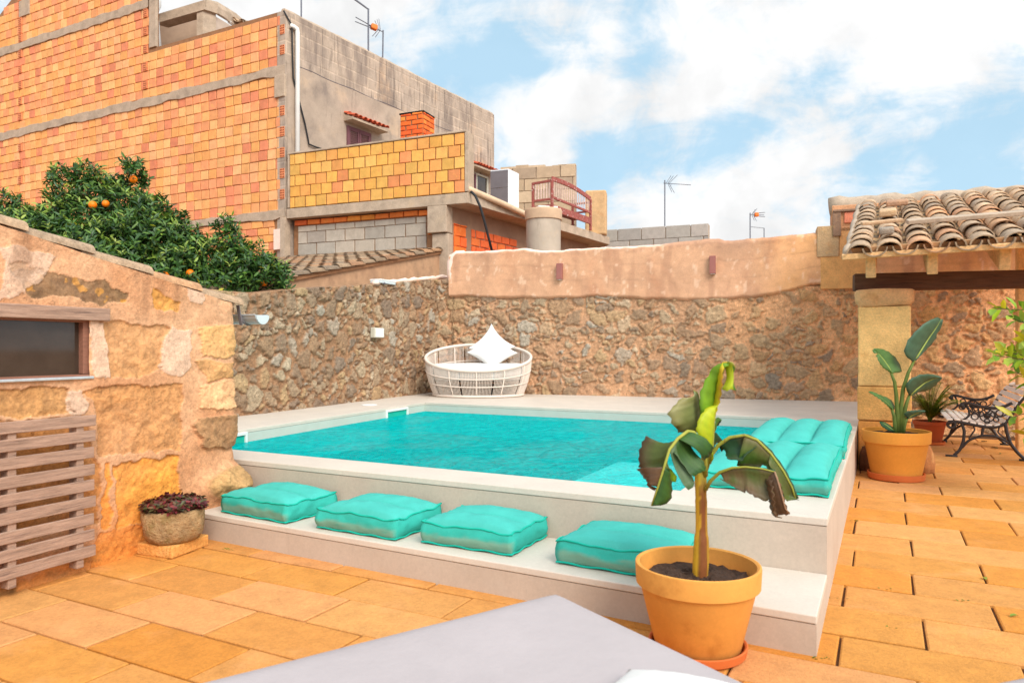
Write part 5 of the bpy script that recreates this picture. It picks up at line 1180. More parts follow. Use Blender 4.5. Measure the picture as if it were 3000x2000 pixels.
# ---------------------------------------------------------------- loungers in the foreground
def lounger(label, c0, d1, d2, l1, l2, zt):
    t = thing('lounger', label, 'lounger', xy(c0, 0), 'low loungers in the foreground')
    d1 = d1.normalized(); d2 = d2.normalized()
    n = 40; g = np.linspace(0, 1, n); A, B = np.meshgrid(g, g); th = .12
    e = lambda x, L_: np.minimum(x, 1 - x) * L_
    ed = np.minimum(e(A, l1), e(B, l2)); zz = zt - .035 * np.exp(-ed / .03) + .006 * (fbm(A * 4, B * 4, 5, 3) - .5)
    # rounded corner
    rc = .07; ax = A * l1; bx = B * l2
    def rnd(a, b, L1, L2):
        cx = np.clip(a, rc, L1 - rc); cy = np.clip(b, rc, L2 - rc); dx, dy = a - cx, b - cy; m_ = np.maximum(np.abs(dx), np.abs(dy)); r = np.hypot(dx, dy); k = np.where(r > 1e-9, m_ / np.maximum(r, 1e-9), 1); return cx + dx * k, cy + dy * k
    ax, bx = rnd(ax, bx, l1, l2)
    P = np.stack([c0.x + d1.x * ax + d2.x * bx, c0.y + d1.y * ax + d2.y * bx, zz], -1)
    f = grid_faces(n, n).tolist(); v_ = [P.reshape(-1, 3)]
    per = [j for j in range(n)] + [i * n + n - 1 for i in range(1, n)] + [(n - 1) * n + j for j in range(n - 2, -1, -1)] + [i * n for i in range(n - 2, 0, -1)]
    P0 = v_[0][per]; m = len(per); prev = per; bi = n * n; cen = P0.mean(0)
    for q, out in ((.25, .008), (.6, .01), (.9, .004), (1, -.012)):
        dirn = P0 - cen; dirn[:, 2] = 0; dirn /= np.linalg.norm(dirn, axis=1, keepdims=True); r_ = P0 + dirn * out; r_[:, 2] = P0[:, 2] - th * q
        v_.append(r_); ids = list(range(bi, bi + m)); bi += m
        for i in range(m): f.append([prev[i], prev[(i + 1) % m], ids[(i + 1) % m], ids[i]])
        prev = ids
    f.append(prev)
    o = mesh_np('mattress', np.concatenate(v_), f, mat['lilac_cloth'], t, None, True)
    bm = bmesh.new(); bm.from_mesh(o.data); bmesh.ops.recalc_face_normals(bm, faces=bm.faces); bm.to_mesh(o.data); bm.free()
    m = MB(); zf = zt - th - .04
    def q(a, b): p = c0 + d1 * a + d2 * b; return p
    i_ = .04; cs = [q(i_, i_), q(l1 - i_, i_), q(l1 - i_, l2 - i_), q(i_, l2 - i_)]
    m.hexa([xy(p, zf - .06) for p in cs], [xy(p, zf + .02) for p in cs]); m.build('frame', mat['white_slat'], t, bevel=.008)
    for (a, b) in ((.09, .09), (l1 - .09, .09), (l1 - .09, l2 - .09), (.09, l2 - .09)):
        m = MB(); m.box(xy(q(a, b), (zf - .06) / 2), xy(d1, 0) * .03, xy(d2, 0) * .03, (0, 0, (zf - .06) / 2)); m.build('leg', mat['white_slat'], t, bevel=.005)
    return t
LZ = .42
lc = GP(1282, 1349, LZ); lounger('wide pale lilac lounger mattress in the foreground below the banana pot', lc.xy - Vector((0, -.01)), Vector((.597, -.911)), Vector((-1.294, -.911)), 1.95, 1.95, LZ)
lounger('pale lilac lounger cut off at the bottom right picture corner', Vector((2.10, 2.54)), Vector((-.95, -.30)), Vector((.30, -.95)), .9, 1.9, LZ)
pillow('pillow', 'plump white pillow lying on the foreground lounger at the bottom edge', V(.47, 1.93, LZ + .06), .56, .18, (0, .04, 1), 1.02, mat['white_cloth'], pin=.05)

# ---------------------------------------------------------------- orange tree
def orange_tree():
    Y0 = 10.6; c = PD(330, 600, Y0); base = V(c.x, c.y, 0); t = thing('orange_tree', 'dense dark green orange tree with ripe fruit behind the shed roof', 'tree', base)
    rs = np.random.RandomState(12)
    blobs = [(330, 580, 88, 0), (180, 540, 76, .2), (290, 490, 52, .2), (80, 545, 58, .4), (-30, 550, 60, .5), (450, 620, 66, .2), (545, 635, 48, .5), (612, 638, 36, .7), (527, 565, 24, .5), (519, 530, 14, .5), (395, 550, 46, .1), (306, 415, 18, .2), (308, 385, 9, .2), (240, 610, 95, -.3), (120, 610, 95, -.2), (400, 645, 74, -.1), (500, 645, 50, .2), (215, 455, 30, .3), (160, 455, 28, .3), (140, 412, 12, .3), (222, 420, 13, .3), (350, 500, 36, .1), (300, 650, 95, -.3), (640, 645, 22, .8), (585, 600, 24, .6), (40, 505, 26, .4), (440, 560, 22, .2), (255, 445, 24, .2), (190, 400, 10, .3), (20, 470, 12, .4)]
    B, D, U, L_, W_, C = [], [], [], [], [], []; twigs = MB(); ends = []
    pal = [lin(72, 112, 46), lin(58, 94, 42), lin(86, 124, 50), lin(46, 78, 38), lin(104, 140, 54), lin(62, 100, 48)]; new = [lin(144, 170, 68), lin(130, 158, 62), lin(158, 174, 80)]
    for (px, py, r, dy) in blobs:
        ce = PD(px, py, Y0 + dy); R = r / F * (Y0 + dy); ce.z = max(ce.z, .6)
        nt = int(16 + 1600 * R * R)
        for k in range(nt):
            d = Vector(rs.normal(size=3)).normalized()
            if d.y > .55 and rs.rand() < .7: continue
            rad = R * (.5 + .55 * rs.rand() ** .5 + (.3 * rs.rand() if rs.rand() < .2 else 0)) * (1 + .18 * math.sin(5 * d.x + px) * math.sin(4 * d.z + py)); p = ce + V(d.x, d.y * 1.1, d.z) * rad
            ax = (d * .8 + V(0, -.1, .75) + Vector(rs.normal(size=3)) * .35).normalized(); young = d.z > .35 and rs.rand() < .4
            q = ax.orthogonal().normalized(); q2 = ax.cross(q); nl = rs.randint(6, 11); tl = rs.uniform(.09, .19)
            if rs.rand() < .12: twigs.tube([p - ax * .1 - d * .1, p + ax * tl], .005, 3, cap=False)
            for j in range(nl):
                b = j * 2.4 + rs.rand() * .6; h = tl * (j + .5) / nl; spread = rs.uniform(.45, 1.05)
                B.append(p + ax * h); D.append((q * math.cos(b) + q2 * math.sin(b)) * spread + ax * rs.uniform(.35, .9) + V(0, 0, -.15)); U.append(ax)
                L_.append(rs.uniform(.075, .125)); W_.append(rs.uniform(.03, .046))
                base_c = np.array(new[rs.randint(3)] if young and j > nl * .4 else pal[rs.randint(6)]); C.append(base_c * rs.uniform(.6, 1.05))
                if rs.rand() < .004: C[-1] = np.array(lin(190, 180, 40))
    leaf_mesh('crown', B, D, U, L_, W_, C, mat['leaf'], t, fold=.22, curl=.1)
    tr = MB(); top = V(c.x, c.y, 1.6)
    tr.tube([base, base + V(.03, 0, .6), base + V(-.02, .02, 1.2), top], [.13, .11, .1, .09], 10)
    for (px, py, dy) in ((180, 520, .2), (300, 470, .2), (450, 600, .2), (560, 625, .5), (80, 540, .4), (390, 540, .1)):
        e = PD(px, py, Y0 + dy); m_ = (top + e) / 2 + V(0, 0, -.1); tr.tube([top - V(0, 0, .2), m_, e], [.06, .04, .015], 7)
    tr.v += twigs.v; off = len(tr.c); tr.f += [[i + off for i in f] for f in twigs.f]; tr.c += twigs.c
    tr.build('trunk', mat['bark'], t, smooth=True)
    for (px, py, r, dy) in ((213, 471, .058, -.40), (243, 468, .052, -.34), (306, 412, .06, -.02), (378, 634, .065, -.72), (437, 628, .06, -.5), (606, 650, .05, .42)):
        m = MB(); m.ball(PD(px, py, Y0 + dy + .14), r, 14, 9); m.build('orange', mat['fruit'], t, smooth=True)
orange_tree()

# lemon shrub at the right edge
def lemon_shrub():
    Z0 = 6.9; base = V((2475 - CX) / F * Z0, Z0, 0); t = thing('lemon_shrub', 'leafy lemon shrub with fresh light green leaves at the right picture edge', 'shrub', base)
    rs = np.random.RandomState(3); tr = MB(); B, D, U, L_, W_, C = [], [], [], [], [], []
    tr.tube([base, base + V(0, 0, .5), base + V(-.05, 0, 1.1), base + V(.05, .05, 1.8), base + V(.0, 0, 2.3)], [.03, .025, .02, .014, .006], 7)
    tips = [(2300, 725), (2262, 705), (2340, 745), (2330, 780), (2280, 795), (2262, 812), (2345, 830), (2310, 850), (2335, 870), (2275, 800), (2345, 705), (2345, 925), (2330, 1000), (2300, 955), (2320, 815), (2350, 790), (2400, 700), (2450, 650), (2500, 700), (2420, 800), (2470, 780), (2520, 850), (2400, 900), (2480, 900), (2550, 750), (2440, 960), (2350, 760), (2360, 880), (2380, 980), (2380, 840)]
    for i, (px, py) in enumerate(tips):
        e = PD(px + 22, py + 4, Z0 + rs.uniform(-.35, .25)); s_ = base + V(0, 0, min(2.2, max(.9, e.z - rs.uniform(.1, .5)))); m_ = (s_ + e) / 2 + V(0, 0, .06)
        tr.tube([s_, m_, e], [.009, .006, .003], 5); ax = (e - m_).normalized()
        for j in range(13):
            q = ax.orthogonal().normalized(); q2 = ax.cross(q); b = j * 2.4 + rs.rand(); p = e - ax * (.045 * j) * .8
            B.append(p); D.append((q * math.cos(b) + q2 * math.sin(b)) * .9 + ax * .7 + V(0, 0, .1)); U.append(V(0, 0, 1) + Vector(rs.normal(size=3)) * .5); L_.append(rs.uniform(.11, .19)); W_.append(rs.uniform(.055, .085))
            C.append(np.array([lin(150, 180, 40), lin(170, 190, 70), lin(110, 150, 36), lin(190, 180, 40), lin(132, 166, 44)][rs.randint(5)]) * rs.uniform(.75, 1.1))
    tr.build('stem', mat['bark'], t, smooth=True); leaf_mesh('leaves', B, D, U, L_, W_, C, mat['leaf'], t, fold=.2)
lemon_shrub()

# fallen leaves and weeds
for i, (px, py, s_, a, col, lab) in enumerate(((2330, 1415, .05, .3, lin(120, 140, 40), 'fallen green leaf lying on the right paving beside the frame edge'), (2274, 1331, .05, 1.2, lin(150, 160, 60), 'fallen pale green leaf lying on the right paving ahead of the pool corner'),
        (2260, 1014, .09, .2, lin(90, 66, 36), 'fallen brown leaf under the middle of the iron bench'), (2300, 1030, .09, 1.9, lin(84, 76, 34), 'fallen olive leaf under the bench beside its rear leg'), (2303, 1042, .07, .8, lin(96, 110, 34), 'fallen green leaf below the bench, lying closest to the camera there'), (2252, 1020, .06, 2.6, lin(80, 60, 34), 'small fallen dark leaf under the bench seat'))):
    p = GP(px, py, .006); m = leaf_mesh('fallen_leaf', [p - V(s_ / 2, 0, 0)], [(math.cos(a), math.sin(a), .12)], [(0, 0, 1)], [s_ * 1.3], [s_ * .6], [col], mat['leaf'], None, .3, p); setp(m, lab, 'leaf', 'fallen leaves on the paving')
rs = np.random.RandomState(8); B, D, U, L_, W_, C = [], [], [], [], [], []
for (px, py, n) in ((528, 1261, 12), (1962, 1195, 6), (2052, 1440, 5), (1925, 1372, 6), (2212, 1378, 4), (1890, 1510, 6), (2040, 1352, 5)):
    g = GP(px, py)
    for k in range(n):
        B.append(g + V(rs.normal() * .03, rs.normal() * .008, -.006)); a = rs.rand() * 6.3; D.append((math.cos(a), math.sin(a), .6)); U.append((0, 0, 1)); L_.append(rs.uniform(.012, .035)); W_.append(.012); C.append(np.array(lin(96, 122, 30)) * rs.uniform(.6, 1.1))
o = leaf_mesh('weeds', B, D, U, L_, W_, C, mat['leaf']); setp(o, 'tiny green weeds growing in the paving joints', 'weeds', kind='stuff')

# ---------------------------------------------------------------- low neighbouring roof behind the left wall
def low_roof():
    G = Line(SW.P(0, 0, -.62).xy, SW.d); t = thing('low_outbuilding', 'low outbuilding with a mossy tiled roof just behind the left rubble wall', 'outbuilding', G.P(3, 0))
    s0, z0 = G.sz(690, 634); s1, z1 = G.sz(1010, 578); sl = (z1 - z0) / (s1 - s0)
    def zt(s): return z0 + sl * (s - s0)
    m = MB(); sA, sB = s0 - 2.3, s1 + .6
    q = [G.P(sA, 0, 0), G.P(sB, 0, 0), G.P(sB, 0, -.3), G.P(sA, 0, -.3)]; zz = [zt(sA), zt(sB), zt(sB), zt(sA)]
    m.hexa(q, [V(p.x, p.y, z - .03) for p, z in zip(q, zz)]); m.build('wall', M('outbuilding_render', lin(182, 144, 112), var=.2, vs=4, bump=.4, bs=30, stains=((3, .5, .68, lin(150, 116, 92), .6), (20, .62, .72, lin(110, 84, 68), .5), (5, .6, .7, lin(206, 166, 130), .5))), t)
    up = Vector((G.d.x, G.d.y, sl)).normalized(); ac = Vector((-G.n.x, -G.n.y, 0)); O = G.P(sA, zt(sA), .05)
    m = MB(); L0 = (sB - sA) / up.xy.length
    q = [O, O + up * L0, O + up * L0 + ac * 5, O + ac * 5]; m.hexa([p - V(0, 0, .05) for p in q], [p + V(0, 0, .02) for p in q]); m.build('roof_deck', mat['mortar'], t)
    m = MB(); tile_field(m, O + ac * .05 + V(0, 0, .0), up, ac, 16, int(L0 / .42), .29, .42, .105, .092, seed=31, tone=.55); o = m.build('roof_tiles', mat['roof_tile'], t); autosmooth(o, 50)
low_roof()

# ---------------------------------------------------------------- brick building
BC0 = Vector((-5.97, 19.0)); BB = Line(BC0, (-.889, .4576)); GW = Line(BC0, (.527, .850))
BN = Vector((-.4576, -.889))          # brick wall faces the yard
BRPAL = [lin(232, 168, 106), lin(236, 176, 116), lin(230, 158, 104), lin(228, 150, 106), lin(234, 164, 98), lin(236, 172, 120), lin(230, 162, 96), lin(228, 152, 104), lin(218, 134, 98)]
YPAL = [lin(224, 170, 88), lin(222, 166, 84), lin(226, 160, 88), lin(214, 164, 86), lin(226, 174, 96), lin(224, 156, 88), lin(224, 164, 82), lin(220, 142, 90)]
def bricks(mb, P, n, s0, s1, z0, z1, bw, bh, pal, rnd, gap=.013, hole=(), weights=None, off=0., depth=.05, parity=0, nonrand=.006):
    """courses of individual hollow bricks; P(s,z) -> point on the wall face, n its outward normal; hole(s,z) -> True where a brick is left out"""
    r = parity; z = z0
    while z < z1 - .03:
        h_ = min(bh, z1 - z); s = s0 + off - (bw / 2 if r % 2 else 0)
        while s < s1 - .02:
            a = max(s, s0); b = min(s + bw, s1)
            if b - a > .04 and not (hole and hole((a + b) / 2, z + h_ / 2)):
                col = pal[min(len(pal) - 1, int(rnd.random() ** 1.3 * len(pal)))]; f = rnd.uniform(.88, 1.05); mb.color([c * f for c in col])
                j = lambda: rnd.uniform(-nonrand, nonrand); d = rnd.uniform(-.004, .008)
                gh = gap * 1.15; q = [(a + gh + j(), z + gap / 2 + j()), (b - gh + j(), z + gap / 2 + j()), (b - gh + j(), z + h_ - gap / 2 + j()), (a + gh + j(), z + h_ - gap / 2 + j())]
                back = [P(*k) - n * .03 for k in q]; mid = [P(*k) + n * (depth - .012 + d) for k in q]; cx = ((a + b) / 2, z + h_ / 2)
                fr = [P(k[0] + (.01 if k[0] < cx[0] else -.01), k[1] + (.01 if k[1] < cx[1] else -.01)) + n * (depth + d) for k in q]
                ib = [mb.vert(p) for p in back]; im = [mb.vert(p) for p in mid]; i_f = [mb.vert(p) for p in fr]
                for k in range(4):
                    k2 = (k + 1) % 4; mb.f += [[ib[k], ib[k2], im[k2], im[k]], [im[k], im[k2], i_f[k2], i_f[k]]]
                mb.f.append(i_f)
            s += bw
        z += bh; r += 1
def perf(mb, P, n, sc, z, wd, hh, pal, rnd, ax):
    """a hollow brick laid end-on: its holes show"""
    mb.color(lin(226, 142, 98)); h2 = hh / 2 - .012
    mb.box(P(sc, z + hh / 2) + n * .02, ax * (wd / 2), n * .035, (0, 0, h2))
    mb.color(lin(120, 52, 30))
    for i in range(3):
        for j in range(4):
            mb.box(P(sc - wd / 2 + wd * (i + .5) / 3, z + .012 + (hh - .024) * (j + .5) / 4) + n * .056, ax * (wd / 3 * .3), n * .002, (0, 0, (hh / 4) * .27))
def brick_building():
    t = thing('brick_building', 'tall neighbouring building with a bare orange brick wall and a weathered grey side wall', 'building', xy(BC0, 0))
    n = xy(BN, 0); P = lambda s, z: Vector((BB.A.x + BB.d.x * s, BB.A.y + BB.d.y * s, z)); ax = xy(BB.d, 0); rnd = random.Random(21)
    TW = 5.48; LE = 19.0; topR = 10.42
    gable = lerp_pts([(5.4, 16.5), (9.5, 15.2), (13.6, 13.05), (15, 12.3), (19.5, 10.0)])
    # backing wall (mortar seen in the joints)
    m = MB(); ins = lambda s: P(s, 0) - n * .02
    q0 = [P(.02, 0), P(TW, 0), P(TW, topR), P(.02, topR)]; q1 = [p - n * .3 for p in q0]
    m.hexa([q1[0] + n * .3 * 1, q1[1] + n * .3, q1[1], q1[0]][::-1], [V(p.x, p.y, topR - .01) for p in [q1[0] + n * .3, q1[1] + n * .3, q1[1], q1[0]]][::-1])
    q = [P(TW, 0), P(LE, 0), P(LE, gable(LE)), P(13.6, gable(13.6)), P(9.5, gable(9.5)), P(TW, gable(TW))]
    i0 = [m.vert(p) for p in q]; i1 = [m.vert(p - n * .3) for p in q]; m.f.append(i0); m.f.append(i1[::-1])
    for k in range(6): m.f.append([i0[k], i1[k], i1[(k + 1) % 6], i0[(k + 1) % 6]])
    m.build('wall_core', mat['mortar'], t)
    # bricks, left out where the concrete bands, posts and end-on bricks are
    m = MB(); bw, bh = .322, .276
    pf = [(.12, 0), (5.32 + .3, 1), (12.15, 0)]
    band = lambda z: 8.70 < z < 8.97
    def hole(s, z):
        if s < .02: return True
        if z > topR - .02 and s < TW: return True
        if z > gable(s) - .15: return True
        return False
    P1 = []; zr = 5.13; k = 0; rowsz = []
    for (za, zb, wl) in ((5.13, 8.72, 13), (8.96, 11.64, 12), (11.90, 15.6, 13)):
        nrow = max(1, round((zb - za) / bh)); hh = (zb - za) / nrow
        for r in range(nrow):
            z = za + r * hh; s_end = LE if za < 11 else LE
            ends = []
            if r % 2 == 1 or za > 11 and r % 2 == 0:
                if z < topR - .2: ends.append(.10)
                if z > 8.9: ends.append(TW + .15)
                ends.append(12.15)
            else:
                if z > 8.9 or r % 3 == 1: pass
            xs = [0.02] + [x for e in ends for x in (e - .08, e + .08)] + [LE]
            for a, b in zip(xs[::2], xs[1::2]):
                if b - a < .1: continue
                bricks(m, P, n, a, b, z, z + hh, bw, hh, BRPAL, rnd, hole=hole, parity=r, off=rnd.uniform(-.03, .03), depth=.022)
            for e in ends:
                if z + hh < (topR if e < TW else gable(e) - .1): perf(m, P, n, e, z, .16, hh, BRPAL, rnd, ax)
    bricks(m, P, n, .4, 6, 3.5, 4.91, .42, .2, BRPAL[2:], rnd, depth=.03)
    m.build('brick_wall', mat['brick'], t)
    # concrete bands and post
    m = MB()
    def slab(s0, s1, z0, z1, d=.06): m.box((P(s0, (z0 + z1) / 2) + P(s1, (z0 + z1) / 2)) / 2 + n * (d / 2 - .02), ax * (s1 - s0) / 2, n * (d / 2 + .02), (0, 0, (z1 - z0) / 2))
    def band_strip(s0, s1, z0, z1, d, sd_):
        k = int((s1 - s0) / .11); ss = np.linspace(s0, s1, k); a = z0 + .11 * (fbm(ss * 2.2, ss * 0 + sd_, sd_, 4) - .58); b = z1 + .10 * (fbm(ss * 2.6, ss * 0 + sd_, sd_ + 3, 4) - .42); lo = []; hi = []
        for q, x, y in zip(ss, a, b): lo.append((m.vert(P(q, x)), m.vert(P(q, x) + n * d))); hi.append((m.vert(P(q, y)), m.vert(P(q, y) + n * (d + .004))))
        for i_ in range(k - 1): m.f += [[lo[i_][1], lo[i_ + 1][1], hi[i_ + 1][1], hi[i_][1]], [lo[i_][0], lo[i_ + 1][0], lo[i_ + 1][1], lo[i_][1]], [hi[i_][1], hi[i_ + 1][1], hi[i_ + 1][0], hi[i_][0]]]
    band_strip(.0, LE, 8.715, 8.955, .055, 3); band_strip(TW, 15.3, 11.645, 11.895, .055, 5); band_strip(.0, LE, 4.92, 5.125, .06, 9); slab(5.16, TW - .01, topR + .01, 15.6, .04); slab(.0, .36, 8.12, 8.71, .075)
    slab(11.6, 12.2, 12.75, 13.3, .058)
    m.build('concrete_bands', mat['concrete'], t, bevel=.01)
    m = MB(); m.box(P(.22, 4.35) + n * .06, ax * .13, n * .05, (0, 0, .27)); m.build('meter_panel', mat['white_plaster'], t, bevel=.006)
    m = MB(); slabn = 0; m.box(P(.02, 4.2) + n * .02, ax * .08, n * .1, (0, 0, .72)); m.build('corner_post', mat['concrete'], t)
    # grey side wall
    gd = xy(GW.d, 0); gn = xy(GW.n, 0); L0 = 10.03; m = MB()
    a, b = GW.P(0, 0), GW.P(L0, 0); q = [a - gd * .0 - V(BN.x, BN.y, 0) * -.045, b, b - gn * .3, a - gn * .3 + gd * .0]
    q = [GW.P(-.045, 0), b, b - gn * .3, GW.P(-.045, 0) - gn * .3]
    m.hexa([V(p.x, p.y, 0) for p in q], [V(p.x, p.y, 10.39) for p in q])
    d_ = np.array(GW.d); uvf = lambda vv: np.stack([(vv[:, :2] - np.array(GW.A)) @ d_, vv[:, 2]], -1)
    m.build('side_wall', mat['grey_wall'], t, uvf=uvf)
    m = MB(); ss = np.linspace(.02, 6.4, 60); zt_ = 9.02 + .05 * (fbm(ss * 3, ss * 0, 61, 3) - .5); zb_ = np.full(60, 4.9) + np.maximum(ss - 4.6, 0) ** 1.5 * 1.55 + .25 * (fbm(ss * 2, ss * 0 + 3, 62, 3) - .5) * (ss > 4.6); lo = []; hi = []
    for q_, a_, b_ in zip(ss, zb_, zt_): lo.append((m.vert(GW.P(q_, a_, 0)), m.vert(GW.P(q_, a_, .013)))); hi.append((m.vert(GW.P(q_, b_, 0)), m.vert(GW.P(q_, b_, .013))))
    for k in range(59): m.f += [[lo[k][1], lo[k + 1][1], hi[k + 1][1], hi[k][1]], [hi[k][1], hi[k + 1][1], hi[k + 1][0], hi[k][0]], [lo[k][0], lo[k + 1][0], lo[k + 1][1], lo[k][1]]]
    m.build('render_coat', M('render_coat', lin(168, 150, 134), var=.2, vs=1.6, grain=.12, bump=.25, bs=30, rough=.93, stains=((1.1, .5, .66, lin(118, 106, 100), .7, (1, 1, .7)), (.9, .52, .68, lin(206, 176, 146), .6), (4, .58, .7, lin(104, 92, 86), .45, (2, 2, .3)))), t)
    m = MB(); pts = [GW.P(L0 * k / 30, 10.385 + .012 * math.sin(k * 2.2), -.12) for k in range(31)]; m.tube(pts, .10, 6); m.build('parapet_cap', mat['concrete'], t)
    m = MB(); m.tube([GW.P(.4 + k * .5, 9.05 + .02 * math.sin(k * 1.9), .0) for k in range(16)], .012, 4); m.build('slab_crack', mat['dark_panel'], t)
    # windows with shutters and tile hoods
    for (s0, s1, z0, z1, opened) in ((2.19, 3.19, 6.55, 7.93, False), (8.76, 9.55, 7.05, 7.90, True)):
        wm = MB(); fw = .06
        for (sa, sb, za, zb) in ((s0, s1, z1 - fw, z1), (s0, s1, z0, z0 + fw), (s0, s0 + fw, z0 + fw, z1 - fw), (s1 - fw, s1, z0 + fw, z1 - fw)):
            wm.box(GW.P((sa + sb) / 2, (za + zb) / 2, .02), gd * (sb - sa) / 2, gn * .035, (0, 0, (zb - za) / 2))
        o = wm.build('window', mat['purple_paint'] if not opened else mat['grey_plastic'], t)
        mid = (s0 + s1) / 2
        leaves = ((s0 + fw, mid - .01), (mid + .01, s1 - fw)) if not opened else ((s0 - .40, s0 - .02),)
        for (sa, sb) in leaves:
            sm = MB(); f2 = .055
            for (x0, x1, za, zb) in ((sa, sb, z1 - fw - f2, z1 - fw), (sa, sb, z0 + fw, z0 + fw + f2), (sa, sa + f2, z0 + fw + f2, z1 - fw - f2), (sb - f2, sb, z0 + fw + f2, z1 - fw - f2)):
                sm.box(GW.P((x0 + x1) / 2, (za + zb) / 2, .035), gd * (x1 - x0) / 2, gn * .02, (0, 0, (zb - za) / 2))
            k = z0 + fw + f2 + .03
            while k < z1 - fw - f2 - .01:
                sm.box(GW.P((sa + sb) / 2, k, .03), gd * ((sb - sa) / 2 - f2), gn * .018 + V(0, 0, -.018), (0, 0, .006)); k += .06
            sm.build('shutter', mat['purple_paint'], o)
        m = MB(); m.box(GW.P(mid, (z0 + z1) / 2, .004), gd * ((s1 - s0) / 2 - fw), gn * .004, (0, 0, (z1 - z0) / 2 - fw)); m.build('pane', mat['glass'], o)
        hs0, hs1 = (s0 - .12, s1 + .42) if not opened else (s0 - .5, s1 + .3)
        m = MB(); zc = z1 + .1
        m.hexa([GW.P(hs0, zc, 0), GW.P(hs1, zc, 0), GW.P(hs1, zc - .0, .38), GW.P(hs0, zc, .38)][::-1], [p for p in (GW.P(hs0, zc + .2, 0), GW.P(hs1, zc + .2, 0), GW.P(hs1, zc + .06, .38), GW.P(hs0, zc + .06, .38))][::-1])
        m.build('hood', mat['concrete'], o)
        m = MB(); upv = Vector((-gn.x, -gn.y, .37)); tile_field(m, GW.P(hs0 + .09, zc + .065, .42), upv, gd, int((hs1 - hs0) / .19), 2, .19, .26, .085, .07, seed=3 + opened, channels=False); o2 = m.build('hood_tiles', M('hood_tile', lin(196, 92, 62), var=.25, vs=12, bump=.3), o); autosmooth(o2, 50)
    # drainpipe and cable
    m = MB(); zt = 10.02; m.tube([GW.P(.30, 4.9, .09), GW.P(.30, zt - .12, .09), GW.P(.28, zt - .03, .085), GW.P(.2, zt, .06), GW.P(.1, zt + .01, .03)], .062, 10); m.build('drainpipe', mat['white_plastic'], t, smooth=True)
    def gp(px, py, off=.05): s_, z_ = GW.sz(px, py); return GW.P(s_, z_, off)
    m = MB(); m.tube([P(.0, 10.35) + n * .1, gp(667, 60, .06), gp(668, 120, .06), gp(670, 180, .06), gp(684, 235, .06), gp(697, 285, .06), gp(704, 320, .06), gp(706, 332, .06), gp(720, 338, .06), gp(735, 343, .06)], .022, 6); m.build('cable', mat['black_rubber'], t, smooth=True)
brick_building()

# rooftop room between the two roof heights
def rooftop_room():
    Y0 = 23.2; t = thing('rooftop_room', 'small grey block rooftop room with a sloping roof above the brick wall', 'rooftop room', PD(440, 110, Y0))
    def Q(px, py, d=0): return PD(px, py, Y0 + d)
    def panel(m, pts, dep): 
        a = [m.vert(p) for p in pts]; b = [m.vert(p + V(.3, dep, 0)) for p in pts]; m.f.append(a); m.f.append(b[::-1]); k = len(pts)
        for i in range(k): m.f.append([a[i], b[i], b[(i + 1) % k], a[(i + 1) % k]])
    m = MB(); panel(m, [Q(463, 160), Q(530, 160, 1.2), Q(530, 70, 1.2), Q(500, 50, .6), Q(463, 28)], .25); m.build('wall', M('room_block', lin(186, 166, 150), var=.12, vs=3, bump=.3, stains=((2, .5, .7, lin(160, 138, 122), .5),)), t)
    m = MB(); panel(m, [Q(452, 165, -.05), Q(466, 165, -.05), Q(466, 20, -.05), Q(452, 20, -.05)], .3); m.build('post', mat['concrete'], t)
    m = MB(); panel(m, [Q(355, 35, -.1), Q(470, 0, -.1), Q(470, 22, -.1), Q(355, 55, -.1)], .3); panel(m, [Q(472, -2, -.1), Q(500, 5, .5), Q(534, 35, 1.2), Q(540, 58, 1.2), Q(500, 36, .5), Q(472, 14, -.1)], .8); m.build('roof_slab', mat['concrete'], t)
    m = MB(); panel(m, [Q(355, 165, .9), Q(462, 165, .9), Q(462, 10, .9), Q(355, 40, .9)], .2); m.build('back_wall', M('room_render', lin(176, 152, 132), var=.1), t)
    m = MB(); m.tube([Q(363, -20, -.35), Q(364, 14, -.35), Q(358, 26, -.35), Q(358, 40, -.35), Q(368, 140, -.35)], .085, 10); m.build('downpipe', mat['white_plastic'], t, smooth=True)
    m = MB(); tile_field(m, Q(534, 48, 1.1), V(.2, 1, .25), V(1, .2, -.15), 3, 3, .3, .4, .12, .1, seed=8); m.build('roof_tiles', mat['roof_tile'], t)
    m = MB(); m.tube([Q(526, 50, 1.0), Q(552, 68, 1.6)], .06, 8); m.build('gutter', mat['white_plastic'], t)
rooftop_room()

